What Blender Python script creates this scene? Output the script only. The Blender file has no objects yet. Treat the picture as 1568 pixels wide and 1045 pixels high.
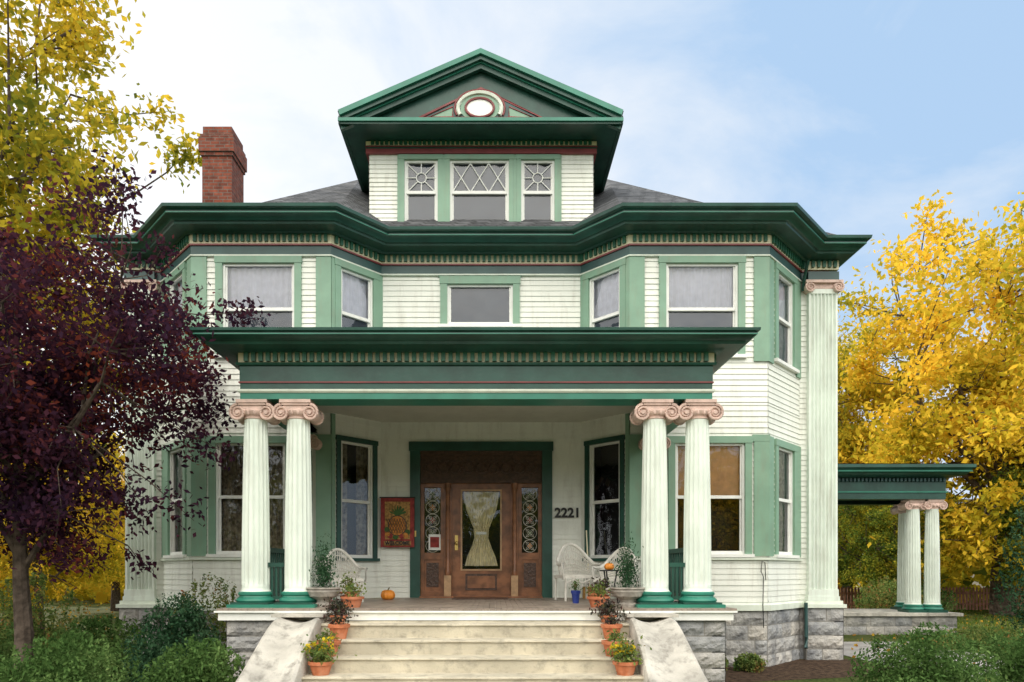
import bpy, math, random
import numpy as np
from mathutils import Vector, Matrix
R=random.Random(7)
scene=bpy.context.scene
scene.view_settings.view_transform='Standard'
scene.view_settings.look='None'
scene.view_settings.exposure=0

# ------------------------------------------------------------------ materials
def newmat(name):
    m=bpy.data.materials.new(name); m.use_nodes=True
    nt=m.node_tree; b=nt.nodes['Principled BSDF']
    return m,nt,b
def noise_col(nt,c1,c2,scale,detail=6,lo=.35,hi=.65,coord='Object',vec=None):
    tc=nt.nodes.new('ShaderNodeTexCoord'); n=nt.nodes.new('ShaderNodeTexNoise')
    n.inputs['Scale'].default_value=scale; n.inputs['Detail'].default_value=detail
    nt.links.new(vec if vec else tc.outputs[coord],n.inputs['Vector'])
    r=nt.nodes.new('ShaderNodeValToRGB')
    r.color_ramp.elements[0].position=lo; r.color_ramp.elements[0].color=(*c1,1)
    r.color_ramp.elements[1].position=hi; r.color_ramp.elements[1].color=(*c2,1)
    nt.links.new(n.outputs['Fac'],r.inputs['Fac'])
    return r,n
def mat(name,c,rough=.5,var=.12,scale=3,bump=.0,bscale=40,spec=.5,metal=0,dirt=0,dcol=(.25,.2,.14),streak=1):
    m,nt,b=newmat(name)
    c2=tuple(min(1,x*(1+var)) for x in c); c1=tuple(x*(1-var) for x in c)
    r,n=noise_col(nt,c1,c2,scale)
    outc=r.outputs['Color']
    if dirt>0:
        tc=nt.nodes.new('ShaderNodeTexCoord'); mp=nt.nodes.new('ShaderNodeMapping'); mp.inputs['Scale'].default_value=(7,7,7/streak)
        nt.links.new(tc.outputs['Object'],mp.inputs['Vector'])
        nd=nt.nodes.new('ShaderNodeTexNoise'); nd.inputs['Scale'].default_value=1; nd.inputs['Detail'].default_value=9; nd.inputs['Roughness'].default_value=.65
        nt.links.new(mp.outputs[0],nd.inputs['Vector'])
        rd=nt.nodes.new('ShaderNodeValToRGB'); rd.color_ramp.elements[0].position=.5; rd.color_ramp.elements[0].color=(0,0,0,1); rd.color_ramp.elements[1].position=.75; rd.color_ramp.elements[1].color=(dirt,)*3+(1,)
        nt.links.new(nd.outputs['Fac'],rd.inputs['Fac'])
        mx=nt.nodes.new('ShaderNodeMix'); mx.data_type='RGBA'; nt.links.new(rd.outputs['Color'],mx.inputs['Factor']); nt.links.new(outc,mx.inputs[6]); mx.inputs[7].default_value=(*dcol,1)
        outc=mx.outputs[2]
    nt.links.new(outc,b.inputs['Base Color'])
    b.inputs['Roughness'].default_value=rough
    b.inputs['Specular IOR Level'].default_value=spec
    b.inputs['Metallic'].default_value=metal
    if bump>0:
        tc=nt.nodes.new('ShaderNodeTexCoord'); n2=nt.nodes.new('ShaderNodeTexNoise'); n2.inputs['Scale'].default_value=bscale
        n2.inputs['Detail'].default_value=5
        nt.links.new(tc.outputs['Object'],n2.inputs['Vector'])
        bp=nt.nodes.new('ShaderNodeBump'); bp.inputs['Strength'].default_value=bump; bp.inputs['Distance'].default_value=.02
        nt.links.new(n2.outputs['Fac'],bp.inputs['Height']); nt.links.new(bp.outputs['Normal'],b.inputs['Normal'])
    return m
M={}
M['siding']=mat('white_siding_paint',(.79,.81,.74),.45,.05,1.3,.12,25,dirt=.3,streak=6)
M['white']=mat('white_trim_paint',(.83,.84,.80),.4,.04,2,dirt=.2)
M['col']=mat('column_paint',(.72,.79,.71),.45,.06,2.5,.1,20,dirt=.35,streak=8)
M['dgreen']=mat('dark_green_paint',(.014,.068,.050),.38,.25,2.5,.08,20,dirt=.35,dcol=(.045,.11,.09))
M['mgreen']=mat('sage_green_paint',(.20,.345,.245),.45,.08,2.5,.08,20,dirt=.3,streak=5)
M['teal']=mat('teal_green_paint',(.025,.19,.13),.35,.15,3)
M['dent']=mat('dentil_green_paint',(.02,.12,.07),.45,.15,3)
M['maroon']=mat('maroon_paint',(.22,.045,.045),.4,.15,4)
M['slate']=mat('slate_green_paint',(.028,.08,.075),.4,.15,4)
M['cream']=mat('cream_paint',(.78,.72,.50),.5,.1,4)
M['pale']=mat('pale_trim_paint',(.68,.74,.64),.45,.08,4,dirt=.25)
M['cap']=mat('capital_paint',(.66,.48,.41),.55,.12,8,.2,60,dirt=.6,dcol=(.28,.17,.13))
M['ceil']=mat('porch_ceiling_paint',(.60,.60,.52),.6,.05,2,dirt=.15)
M['floor']=mat('porch_floor_paint',(.27,.22,.18),.45,.25,5,.1,30,dirt=.4)
M['conc']=mat('worn_concrete',(.50,.475,.42),.85,.25,2.2,.6,35,.2,dirt=.9,dcol=(.16,.15,.13),streak=3)
M['cstep']=mat('painted_concrete_steps',(.52,.475,.37),.8,.15,1.8,.4,45,.2,dirt=.85,dcol=(.22,.20,.16))
M['mortar']=mat('mortar',(.26,.25,.23),.9,.15,8,.3,60,.1)
M['wood']=mat('varnished_oak',(.23,.095,.042),.35,.35,6,.1,40)
M['dwood']=mat('dark_carved_wood',(.07,.034,.02),.4,.35,18,.8,30)
M['lwood']=mat('light_oak',(.45,.28,.15),.5,.2,9)
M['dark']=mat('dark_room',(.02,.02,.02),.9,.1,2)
M['black']=mat('black_iron',(.012,.012,.012),.5,.1,2)
M['terra']=mat('terracotta',(.50,.17,.08),.8,.2,9,.2,50,.2,dirt=.4,dcol=(.5,.4,.3))
M['stoneurn']=mat('cast_stone',(.38,.35,.31),.85,.25,12,.5,60,.2,dirt=.5,dcol=(.12,.12,.09))
M['pump']=mat('pumpkin_skin',(.75,.26,.03),.45,.15,5)
M['stem']=mat('pumpkin_stem',(.12,.10,.03),.8,.2,9)
M['bark']=mat('bark',(.09,.07,.055),.9,.4,9,.8,30,.1)
M['wick']=mat('white_wicker',(.70,.68,.62),.6,.1,14,.4,90,dirt=.4)
M['curt']=mat('lace_curtain',(.84,.83,.90),.8,.06,9,.2,80,.1)
M['amber_refl']=mat('amber_reflection_sheet',(.80,.50,.28),.8,.10,6,.1,60,.1)  # amber window reflection put into the colour of a sheet behind the panes
M['curty']=mat('door_curtain',(.80,.72,.50),.8,.15,12,.2,80,.1)
M['curtb']=mat('patterned_curtain',(.33,.28,.20),.85,.5,14,.2,60,.1)
M['screen']=mat('window_screen',(.10,.12,.16),.6,.15,3)
M['lace']=mat('sidelight_ironwork',(.60,.58,.50),.5,.15,9)
M['ftan']=mat('banner_gold',(.36,.20,.06),.8,.5,22)
M['fred']=mat('banner_red',(.26,.035,.03),.8,.3,14)
M['fgreen']=mat('banner_green',(.05,.12,.03),.8,.2,14)
M['fora']=mat('banner_orange',(.50,.20,.04),.8,.4,20)
M['blue']=mat('blue_glaze',(.02,.04,.22),.4,.2,5)
M['picket']=mat('picket_stain',(.30,.14,.09),.8,.25,6)
M['asph']=mat('driveway_concrete',(.36,.34,.32),.9,.2,1.5,.3,60,.15,dirt=.6,dcol=(.18,.16,.14))
M['greyh']=mat('distant_house_paint',(.50,.48,.45),.7,.08,1)
M['brass']=mat('brass',(.6,.42,.15),.3,.1,5,metal=1)

def brick_mat(name,c1,c2,mor,sx,bw,rh,msize,vec='xz',bump=.6,rough=.85,nz=8):
    m,nt,b=newmat(name)
    tc=nt.nodes.new('ShaderNodeTexCoord'); sep=nt.nodes.new('ShaderNodeSeparateXYZ'); nt.links.new(tc.outputs['Object'],sep.inputs[0])
    add=nt.nodes.new('ShaderNodeMath'); add.operation='ADD'; nt.links.new(sep.outputs['X'],add.inputs[0]); nt.links.new(sep.outputs['Y'],add.inputs[1])
    com=nt.nodes.new('ShaderNodeCombineXYZ'); nt.links.new(add.outputs[0],com.inputs['X']); nt.links.new(sep.outputs['Z'],com.inputs['Y'])
    br=nt.nodes.new('ShaderNodeTexBrick'); nt.links.new(com.outputs[0],br.inputs['Vector'])
    br.inputs['Color1'].default_value=(*c1,1); br.inputs['Color2'].default_value=(*c2,1); br.inputs['Mortar'].default_value=(*mor,1)
    br.inputs['Scale'].default_value=sx; br.inputs['Brick Width'].default_value=bw; br.inputs['Row Height'].default_value=rh; br.inputs['Mortar Size'].default_value=msize
    n=nt.nodes.new('ShaderNodeTexNoise'); n.inputs['Scale'].default_value=nz; n.inputs['Detail'].default_value=6; nt.links.new(tc.outputs['Object'],n.inputs['Vector'])
    mx=nt.nodes.new('ShaderNodeMix'); mx.data_type='RGBA'; mx.blend_type='MULTIPLY'; mx.inputs['Factor'].default_value=.7
    rr=nt.nodes.new('ShaderNodeValToRGB'); rr.color_ramp.elements[0].color=(.45,.45,.45,1); rr.color_ramp.elements[1].color=(1.2,1.2,1.2,1)
    rr.color_ramp.elements[0].position=.3; rr.color_ramp.elements[1].position=.7
    nt.links.new(n.outputs['Fac'],rr.inputs['Fac'])
    nt.links.new(br.outputs['Color'],mx.inputs[6]); nt.links.new(rr.outputs['Color'],mx.inputs[7])
    nt.links.new(mx.outputs[2],b.inputs['Base Color']); b.inputs['Roughness'].default_value=rough; b.inputs['Specular IOR Level'].default_value=.2
    bp=nt.nodes.new('ShaderNodeBump'); bp.inputs['Strength'].default_value=bump; bp.inputs['Distance'].default_value=.015; bp.invert=True
    nt.links.new(br.outputs['Fac'],bp.inputs['Height']); nt.links.new(bp.outputs['Normal'],b.inputs['Normal'])
    return m
M['brick']=brick_mat('chimney_brick',(.26,.075,.045),(.15,.045,.03),(.17,.12,.10),1,.21,.075,.010)
M['shingle']=brick_mat('asphalt_shingle',(.17,.175,.185),(.085,.088,.095),(.03,.03,.03),1,.3,.085,.012)

def stone_mat():
    m,nt,b=newmat('rock_faced_limestone')
    r,n=noise_col(nt,(.24,.245,.25),(.54,.53,.50),3.5,8,.3,.7)
    g=nt.nodes.new('ShaderNodeNewGeometry'); mx=nt.nodes.new('ShaderNodeMix'); mx.data_type='RGBA'; mx.blend_type='MULTIPLY'; mx.inputs['Factor'].default_value=1
    rr=nt.nodes.new('ShaderNodeValToRGB'); rr.color_ramp.elements[0].color=(.72,.74,.78,1); rr.color_ramp.elements[1].color=(1.08,1.03,.97,1)
    nt.links.new(g.outputs['Random Per Island'],rr.inputs['Fac'])
    nt.links.new(r.outputs['Color'],mx.inputs[6]); nt.links.new(rr.outputs['Color'],mx.inputs[7]); nt.links.new(mx.outputs[2],b.inputs['Base Color'])
    b.inputs['Roughness'].default_value=.9; b.inputs['Specular IOR Level'].default_value=.2
    tc=nt.nodes.new('ShaderNodeTexCoord'); n2=nt.nodes.new('ShaderNodeTexNoise'); n2.inputs['Scale'].default_value=14; n2.inputs['Detail'].default_value=8
    nt.links.new(tc.outputs['Object'],n2.inputs['Vector'])
    bp=nt.nodes.new('ShaderNodeBump'); bp.inputs['Strength'].default_value=1; bp.inputs['Distance'].default_value=.05
    nt.links.new(n2.outputs['Fac'],bp.inputs['Height']); nt.links.new(bp.outputs['Normal'],b.inputs['Normal'])
    return m
M['stone']=stone_mat()

def glass_mat():
    m,nt,b=newmat('window_glass'); nt.nodes.remove(b); out=nt.nodes['Material Output']
    tr=nt.nodes.new('ShaderNodeBsdfTransparent'); tr.inputs['Color'].default_value=(.9,.92,.93,1)
    gl=nt.nodes.new('ShaderNodeBsdfGlossy'); gl.inputs['Roughness'].default_value=.015; gl.inputs['Color'].default_value=(.95,.97,1,1)
    fr=nt.nodes.new('ShaderNodeFresnel'); fr.inputs['IOR'].default_value=1.7
    tc=nt.nodes.new('ShaderNodeTexCoord'); n=nt.nodes.new('ShaderNodeTexNoise'); n.inputs['Scale'].default_value=2.2; nt.links.new(tc.outputs['Object'],n.inputs['Vector'])
    bp=nt.nodes.new('ShaderNodeBump'); bp.inputs['Strength'].default_value=.3; bp.inputs['Distance'].default_value=.035
    nt.links.new(n.outputs['Fac'],bp.inputs['Height']); nt.links.new(bp.outputs['Normal'],gl.inputs['Normal'])
    mx=nt.nodes.new('ShaderNodeMixShader'); nt.links.new(fr.outputs[0],mx.inputs['Fac']); nt.links.new(tr.outputs[0],mx.inputs[1]); nt.links.new(gl.outputs[0],mx.inputs[2])
    nt.links.new(mx.outputs[0],out.inputs['Surface']); return m
M['glass']=glass_mat()

def leaf_mat(name,cols,trans=.4,nscale=.7):
    m,nt,b=newmat(name); nt.nodes.remove(b); out=nt.nodes['Material Output']
    g=nt.nodes.new('ShaderNodeNewGeometry'); tc=nt.nodes.new('ShaderNodeTexCoord')
    n=nt.nodes.new('ShaderNodeTexNoise'); n.inputs['Scale'].default_value=nscale; n.inputs['Detail'].default_value=3; nt.links.new(tc.outputs['Object'],n.inputs['Vector'])
    a=nt.nodes.new('ShaderNodeMath'); a.operation='MULTIPLY'; a.inputs[1].default_value=.5; nt.links.new(g.outputs['Random Per Island'],a.inputs[0])
    s=nt.nodes.new('ShaderNodeMath'); s.operation='MULTIPLY_ADD'; s.inputs[1].default_value=1.8; s.inputs[2].default_value=-.65; nt.links.new(n.outputs['Fac'],s.inputs[0])
    t=nt.nodes.new('ShaderNodeMath'); t.operation='ADD'; nt.links.new(a.outputs[0],t.inputs[0]); nt.links.new(s.outputs[0],t.inputs[1])
    r=nt.nodes.new('ShaderNodeValToRGB'); cr=r.color_ramp
    while len(cr.elements)<len(cols): cr.elements.new(.5)
    for i,c in enumerate(cols):
        cr.elements[i].position=i/(len(cols)-1); cr.elements[i].color=(*c,1)
    nt.links.new(t.outputs[0],r.inputs['Fac'])
    d=nt.nodes.new('ShaderNodeBsdfDiffuse'); tl=nt.nodes.new('ShaderNodeBsdfTranslucent')
    for x in (d,tl): nt.links.new(r.outputs['Color'],x.inputs['Color'])
    m1=nt.nodes.new('ShaderNodeMixShader'); m1.inputs[0].default_value=trans; nt.links.new(d.outputs[0],m1.inputs[1]); nt.links.new(tl.outputs[0],m1.inputs[2])
    nt.links.new(m1.outputs[0],out.inputs['Surface']); return m
M['l_purple']=leaf_mat('plum_leaves',[(.026,.014,.030),(.045,.020,.038),(.085,.028,.042),(.32,.07,.03)],.4,.55)
M['l_yelgr']=leaf_mat('yellow_green_leaves',[(.12,.16,.025),(.32,.30,.03),(.62,.46,.04),(.74,.48,.04)],.5,.3)
M['l_gold']=leaf_mat('golden_leaves',[(.20,.22,.025),(.52,.42,.03),(.78,.53,.05),(.80,.48,.04)],.5,.3)
M['l_gry']=leaf_mat('turning_green_leaves',[(.05,.09,.02),(.11,.17,.03),(.28,.28,.03),(.50,.40,.04)],.45,.5)
M['l_green']=leaf_mat('shrub_leaves',[(.04,.085,.022),(.075,.145,.04),(.13,.22,.065),(.23,.32,.11)],.3,1.5)
M['l_dark']=leaf_mat('evergreen_needles',[(.018,.05,.022),(.035,.085,.042),(.06,.12,.06),(.08,.15,.075)],.15,1.5)
M['l_rose']=leaf_mat('bed_plants',[(.04,.10,.03),(.12,.18,.05),(.20,.25,.07),(.35,.14,.06)],.3,2.5)
M['l_flow']=leaf_mat('yellow_flowers',[(.45,.35,.02),(.7,.5,.03),(.75,.6,.05),(.8,.6,.05)],.3,4)
M['l_succ']=leaf_mat('dark_sedum',[(.03,.02,.03),(.05,.06,.04),(.09,.04,.04),(.08,.12,.06)],.2,6)
M['l_fall']=leaf_mat('fallen_leaves',[(.15,.07,.02),(.3,.16,.03),(.45,.28,.04),(.2,.04,.02)],.2,2)
M['l_grass']=leaf_mat('grass_blades',[(.04,.07,.015),(.07,.12,.02),(.12,.17,.03),(.22,.20,.06)],.3,1)

def ground_mat():
    m,nt,b=newmat('lawn')
    r,n=noise_col(nt,(.045,.075,.02),(.13,.14,.045),.6,10,.3,.7)
    r2,n2=noise_col(nt,(.5,.5,.5),(1.25,1.2,1.05),18,6,.3,.7)
    mx=nt.nodes.new('ShaderNodeMix'); mx.data_type='RGBA'; mx.blend_type='MULTIPLY'; mx.inputs['Factor'].default_value=1
    nt.links.new(r.outputs['Color'],mx.inputs[6]); nt.links.new(r2.outputs['Color'],mx.inputs[7]); nt.links.new(mx.outputs[2],b.inputs['Base Color'])
    b.inputs['Roughness'].default_value=.95; b.inputs['Specular IOR Level'].default_value=.1
    bp=nt.nodes.new('ShaderNodeBump'); bp.inputs['Strength'].default_value=1; bp.inputs['Distance'].default_value=.05
    nt.links.new(n2.outputs['Fac'],bp.inputs['Height']); nt.links.new(bp.outputs['Normal'],b.inputs['Normal'])
    return m
M['lawn']=ground_mat()
M['soil']=mat('bed_mulch',(.07,.045,.03),.95,.5,12,.8,50,.1)

# ------------------------------------------------------------------ mesh builder
class MB:
    def __init__(s): s.v=[]; s.f=[]; s.m=[]; s.mats=[]
    def mi(s,k):
        if k not in s.mats: s.mats.append(k)
        return s.mats.index(k)
    def face(s,pts,k):
        i=len(s.v); s.v+= [tuple(p) for p in pts]; s.f.append(tuple(range(i,i+len(pts)))); s.m.append(s.mi(k))
    def grid(s,rows,k,closed_u=False,closed_v=False):
        i0=len(s.v); nu=len(rows[0]); nv=len(rows)
        for r in rows: s.v+=[tuple(p) for p in r]
        kk=s.mi(k)
        for a in range(nv if closed_v else nv-1):
            for b in range(nu if closed_u else nu-1):
                a2=(a+1)%nv; b2=(b+1)%nu
                s.f.append((i0+a*nu+b,i0+a*nu+b2,i0+a2*nu+b2,i0+a2*nu+b)); s.m.append(kk)
    def box(s,x0,x1,y0,y1,z0,z1,k,F=None):
        P=[(x0,y0,z0),(x1,y0,z0),(x1,y1,z0),(x0,y1,z0),(x0,y0,z1),(x1,y0,z1),(x1,y1,z1),(x0,y1,z1)]
        if F: P=[F(*p) for p in P]
        i=len(s.v); s.v+=P; kk=s.mi(k)
        for f in ((0,3,2,1),(4,5,6,7),(0,1,5,4),(1,2,6,5),(2,3,7,6),(3,0,4,7)):
            s.f.append(tuple(i+a for a in f)); s.m.append(kk)
    def lathe(s,cx,cy,prof,k,seg=24,rib=None,cap=True):
        rows=[]
        for (r,z) in prof:
            row=[]
            for i in range(seg):
                t=2*math.pi*i/seg; rr=r*(rib(t,z) if rib else 1)
                row.append((cx+rr*math.cos(t),cy+rr*math.sin(t),z))
            rows.append(row)
        s.grid(rows,k,closed_u=True)
        if cap:
            s.face(rows[-1],k); s.face(rows[0][::-1],k)
    def tube(s,pts,rad,k,seg=6):
        pts=[Vector(p) for p in pts]; rows=[]
        if not hasattr(rad,'__len__'): rad=[rad]*len(pts)
        up=Vector((.13,.27,1)).normalized()
        for i,p in enumerate(pts):
            t=(pts[min(i+1,len(pts)-1)]-pts[max(i-1,0)])
            if t.length<1e-6: t=Vector((0,0,1))
            t.normalize(); a=t.cross(up)
            if a.length<.15: a=t.cross(Vector((1,0,0)))
            a.normalize(); b=t.cross(a)
            rows.append([p+(a*math.cos(2*math.pi*j/seg)+b*math.sin(2*math.pi*j/seg))*rad[i] for j in range(seg)])
        s.grid(rows,k,closed_u=True)
        s.face(rows[0][::-1],k); s.face(rows[-1],k)
    def cyl(s,p0,p1,r,k,seg=12): s.tube([p0,p1],r,k,seg)
    def sweep(s,poly,prof,k):
        n=[]
        for a,b in zip(poly[:-1],poly[1:]):
            u=Vector((b[0]-a[0],b[1]-a[1])).normalized(); n.append(Vector((u.y,-u.x)))
        rows=[]
        for i,p in enumerate(poly):
            n1=n[max(i-1,0)]; n2=n[min(i,len(n)-1)]
            m=(n1+n2)/(1+n1.dot(n2))
            rows.append([(p[0]+m.x*o,p[1]+m.y*o,z) for o,z in prof])
        s.grid(rows,k)
        s.face(rows[0],k); s.face(rows[-1][::-1],k)
    def obj(s,name,parent=None,smooth=True,ang=35):
        me=bpy.data.meshes.new(name); me.from_pydata(s.v,[],s.f)
        for k in s.mats: me.materials.append(M[k])
        me.polygons.foreach_set('material_index',s.m)
        if smooth:
            me.polygons.foreach_set('use_smooth',[True]*len(me.polygons))
            me.set_sharp_from_angle(angle=math.radians(ang))
        me.update()
        o=bpy.data.objects.new(name,me); scene.collection.objects.link(o)
        if parent: o.parent=parent
        return o
def empty(name,loc=(0,0,0)):
    e=bpy.data.objects.new(name,None); e.location=loc; e.empty_display_size=.3; scene.collection.objects.link(e); return e
def frame(p0,p1):
    ux,uy=p1[0]-p0[0],p1[1]-p0[1]; L=math.hypot(ux,uy); ux/=L; uy/=L; nx,ny=uy,-ux
    return (lambda u,n,z: (p0[0]+ux*u+nx*n, p0[1]+uy*u+ny*n, z)), L

house=empty('victorian_house')

# ------------------------------------------------------------------ walls
def siding(mb,p0,p1,z0,z1,ops=(),h=.1,k='siding'):
    F,L=frame(p0,p1); z=z0; rnd=random.Random(int((p0[0]+9)*100+z0*10))
    while z<z1-1e-3:
        zt=min(z+h,z1); segs=[(0,L)]
        for (a,b,c,d) in ops:
            if zt>c+.001 and z<d-.001:
                ns=[]
                for s0,s1 in segs:
                    if b<=s0 or a>=s1: ns.append((s0,s1)); continue
                    if a>s0: ns.append((s0,a))
                    if b<s1: ns.append((b,s1))
                segs=ns
        for s0,s1 in segs:
            e=rnd.uniform(-.003,.003)
            mb.face([F(s0,.017+e,z),F(s1,.017+e,z),F(s1,.003,zt),F(s0,.003,zt)],k)
            mb.face([F(s0,.003,z),F(s1,.003,z),F(s1,.017+e,z),F(s0,.017+e,z)],k)
        z=zt
def curtain(mb,F,u0,u1,z0,z1,n,k,amp=.02,waves=9,gather=0):
    rows=[]; N=waves*6
    for j in range(9):
        t=j/8; z=z0+(z1-z0)*t; row=[]
        g=gather*math.exp(-((t-.42)/.28)**2)
        for i in range(N+1):
            s=i/N; uu=u0+(u1-u0)*(.5+(s-.5)*(1-g)); row.append(F(uu,n+amp*math.sin(s*waves*2*math.pi+.6*math.sin(s*7)),z))
        rows.append(row)
    mb.grid(rows,k)
def window(mb,gb,F,uc,w,z0,z1,zr=None,cas=.12,ck='mgreen',curt=None,lower=None,sash='white',head=True,sill=True,lat=None,split=False):
    a,b=uc-w/2,uc+w/2
    mb.box(a-cas,a,-.10,.050,z0-.02,z1,ck,F); mb.box(b,b+cas,-.10,.050,z0-.02,z1,ck,F)
    if head: mb.box(a-cas-.012,b+cas+.012,-.10,.058,z1,z1+cas,ck,F)
    if sill: mb.box(a-cas-.03,b+cas+.03,-.10,.085,z0-.075,z0-.02,'white' if ck=='mgreen' else ck,F)
    s=.04
    for (x0,x1,c0,c1) in ((a,a+s,z0,z1),(b-s,b,z0,z1)): mb.box(x0,x1,-.05,.006,c0-.02,c1,sash,F)
    mb.box(a+s,b-s,-.05,.003,z1-s,z1,sash,F); mb.box(a+s,b-s,-.05,.003,z0-.02,z0+.04,sash,F)
    A,B=a+s,b-s
    if zr:
        mb.box(A,B,-.068,-.012,zr-.028,zr+.028,sash,F)
    for zz0,zz1,n in (((zr,z1-s,-.03),(z0+.04,zr,-.05)) if zr else ((z0+.04,z1-s,-.03),)):
        mb.box(A,A+.028,n-.02,n+.005,zz0,zz1,sash,F); mb.box(B-.028,B,n-.02,n+.005,zz0,zz1,sash,F)
        gb.face([F(A,n-.012,zz0),F(B,n-.012,zz0),F(B,n-.012,zz1),F(A,n-.012,zz1)],'glass')
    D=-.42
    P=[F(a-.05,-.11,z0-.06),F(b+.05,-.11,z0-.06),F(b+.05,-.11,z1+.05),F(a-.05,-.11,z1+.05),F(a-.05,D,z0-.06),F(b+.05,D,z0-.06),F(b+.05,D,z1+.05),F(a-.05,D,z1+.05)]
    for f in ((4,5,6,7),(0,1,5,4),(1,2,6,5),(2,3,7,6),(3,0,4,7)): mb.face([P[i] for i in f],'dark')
    if curt:
        zc=(zr if (zr and lower) else z0)
        if split:
            curtain(mb,F,a-.02,a+w*.36,zc,z1,-.16,curt,.018,int(w*4)+2); curtain(mb,F,b-w*.36,b+.02,zc,z1,-.16,curt,.018,int(w*4)+2)
        elif curt=='amber_refl':
            mb.box(a,b,-.125,-.12,zr+.02,z1,'amber_refl',F); mb.box(a,b,-.13,-.11,zr-.01,zr+.02,'amber_refl',F)
        else: curtain(mb,F,a-.02,b+.02,zc,z1,-.125,curt,.012,int(w*8)+2)
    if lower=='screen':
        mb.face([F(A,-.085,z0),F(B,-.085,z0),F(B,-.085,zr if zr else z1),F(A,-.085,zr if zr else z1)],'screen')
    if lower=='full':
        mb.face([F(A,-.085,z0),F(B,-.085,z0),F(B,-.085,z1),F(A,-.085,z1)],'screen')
    if lat=='cross':
        ztop=z1-s; zb=zr; n=4
        for i in range(-1,n):
            for sg in (1,-1):
                xa=A+(i+(0 if sg==1 else 1))*(B-A)/(n-1); xb=xa+sg*(B-A)/(n-1)*1.0
                pts=[]
                for tt in np.linspace(0,1,13):
                    xx=xa+(xb-xa)*tt
                    if A-1e-6<=xx<=B+1e-6: pts.append(F(xx,-.025,zb+(ztop-zb)*tt))
                if len(pts)>1: mb.tube(pts,.012,'white',5)
    if lat=='wheel':
        c=(A+B)/2; ztop=z1-s; mid=(ztop+zr)/2
        for ang in range(8):
            t=ang*math.pi/4+.0; dx,dz=math.cos(t),math.sin(t)
            r=min((B-A)/2/max(abs(dx),1e-3),(ztop-zr)/2/max(abs(dz),1e-3))
            mb.tube([F(c+dx*.09,-.025,mid+dz*.09),F(c+dx*r,-.025,mid+dz*r)],.011,'white',5)
        mb.tube([F(c+.095*math.cos(t),-.025,mid+.095*math.sin(t)) for t in np.linspace(0,2*math.pi,17)],.012,'white',5)

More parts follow.
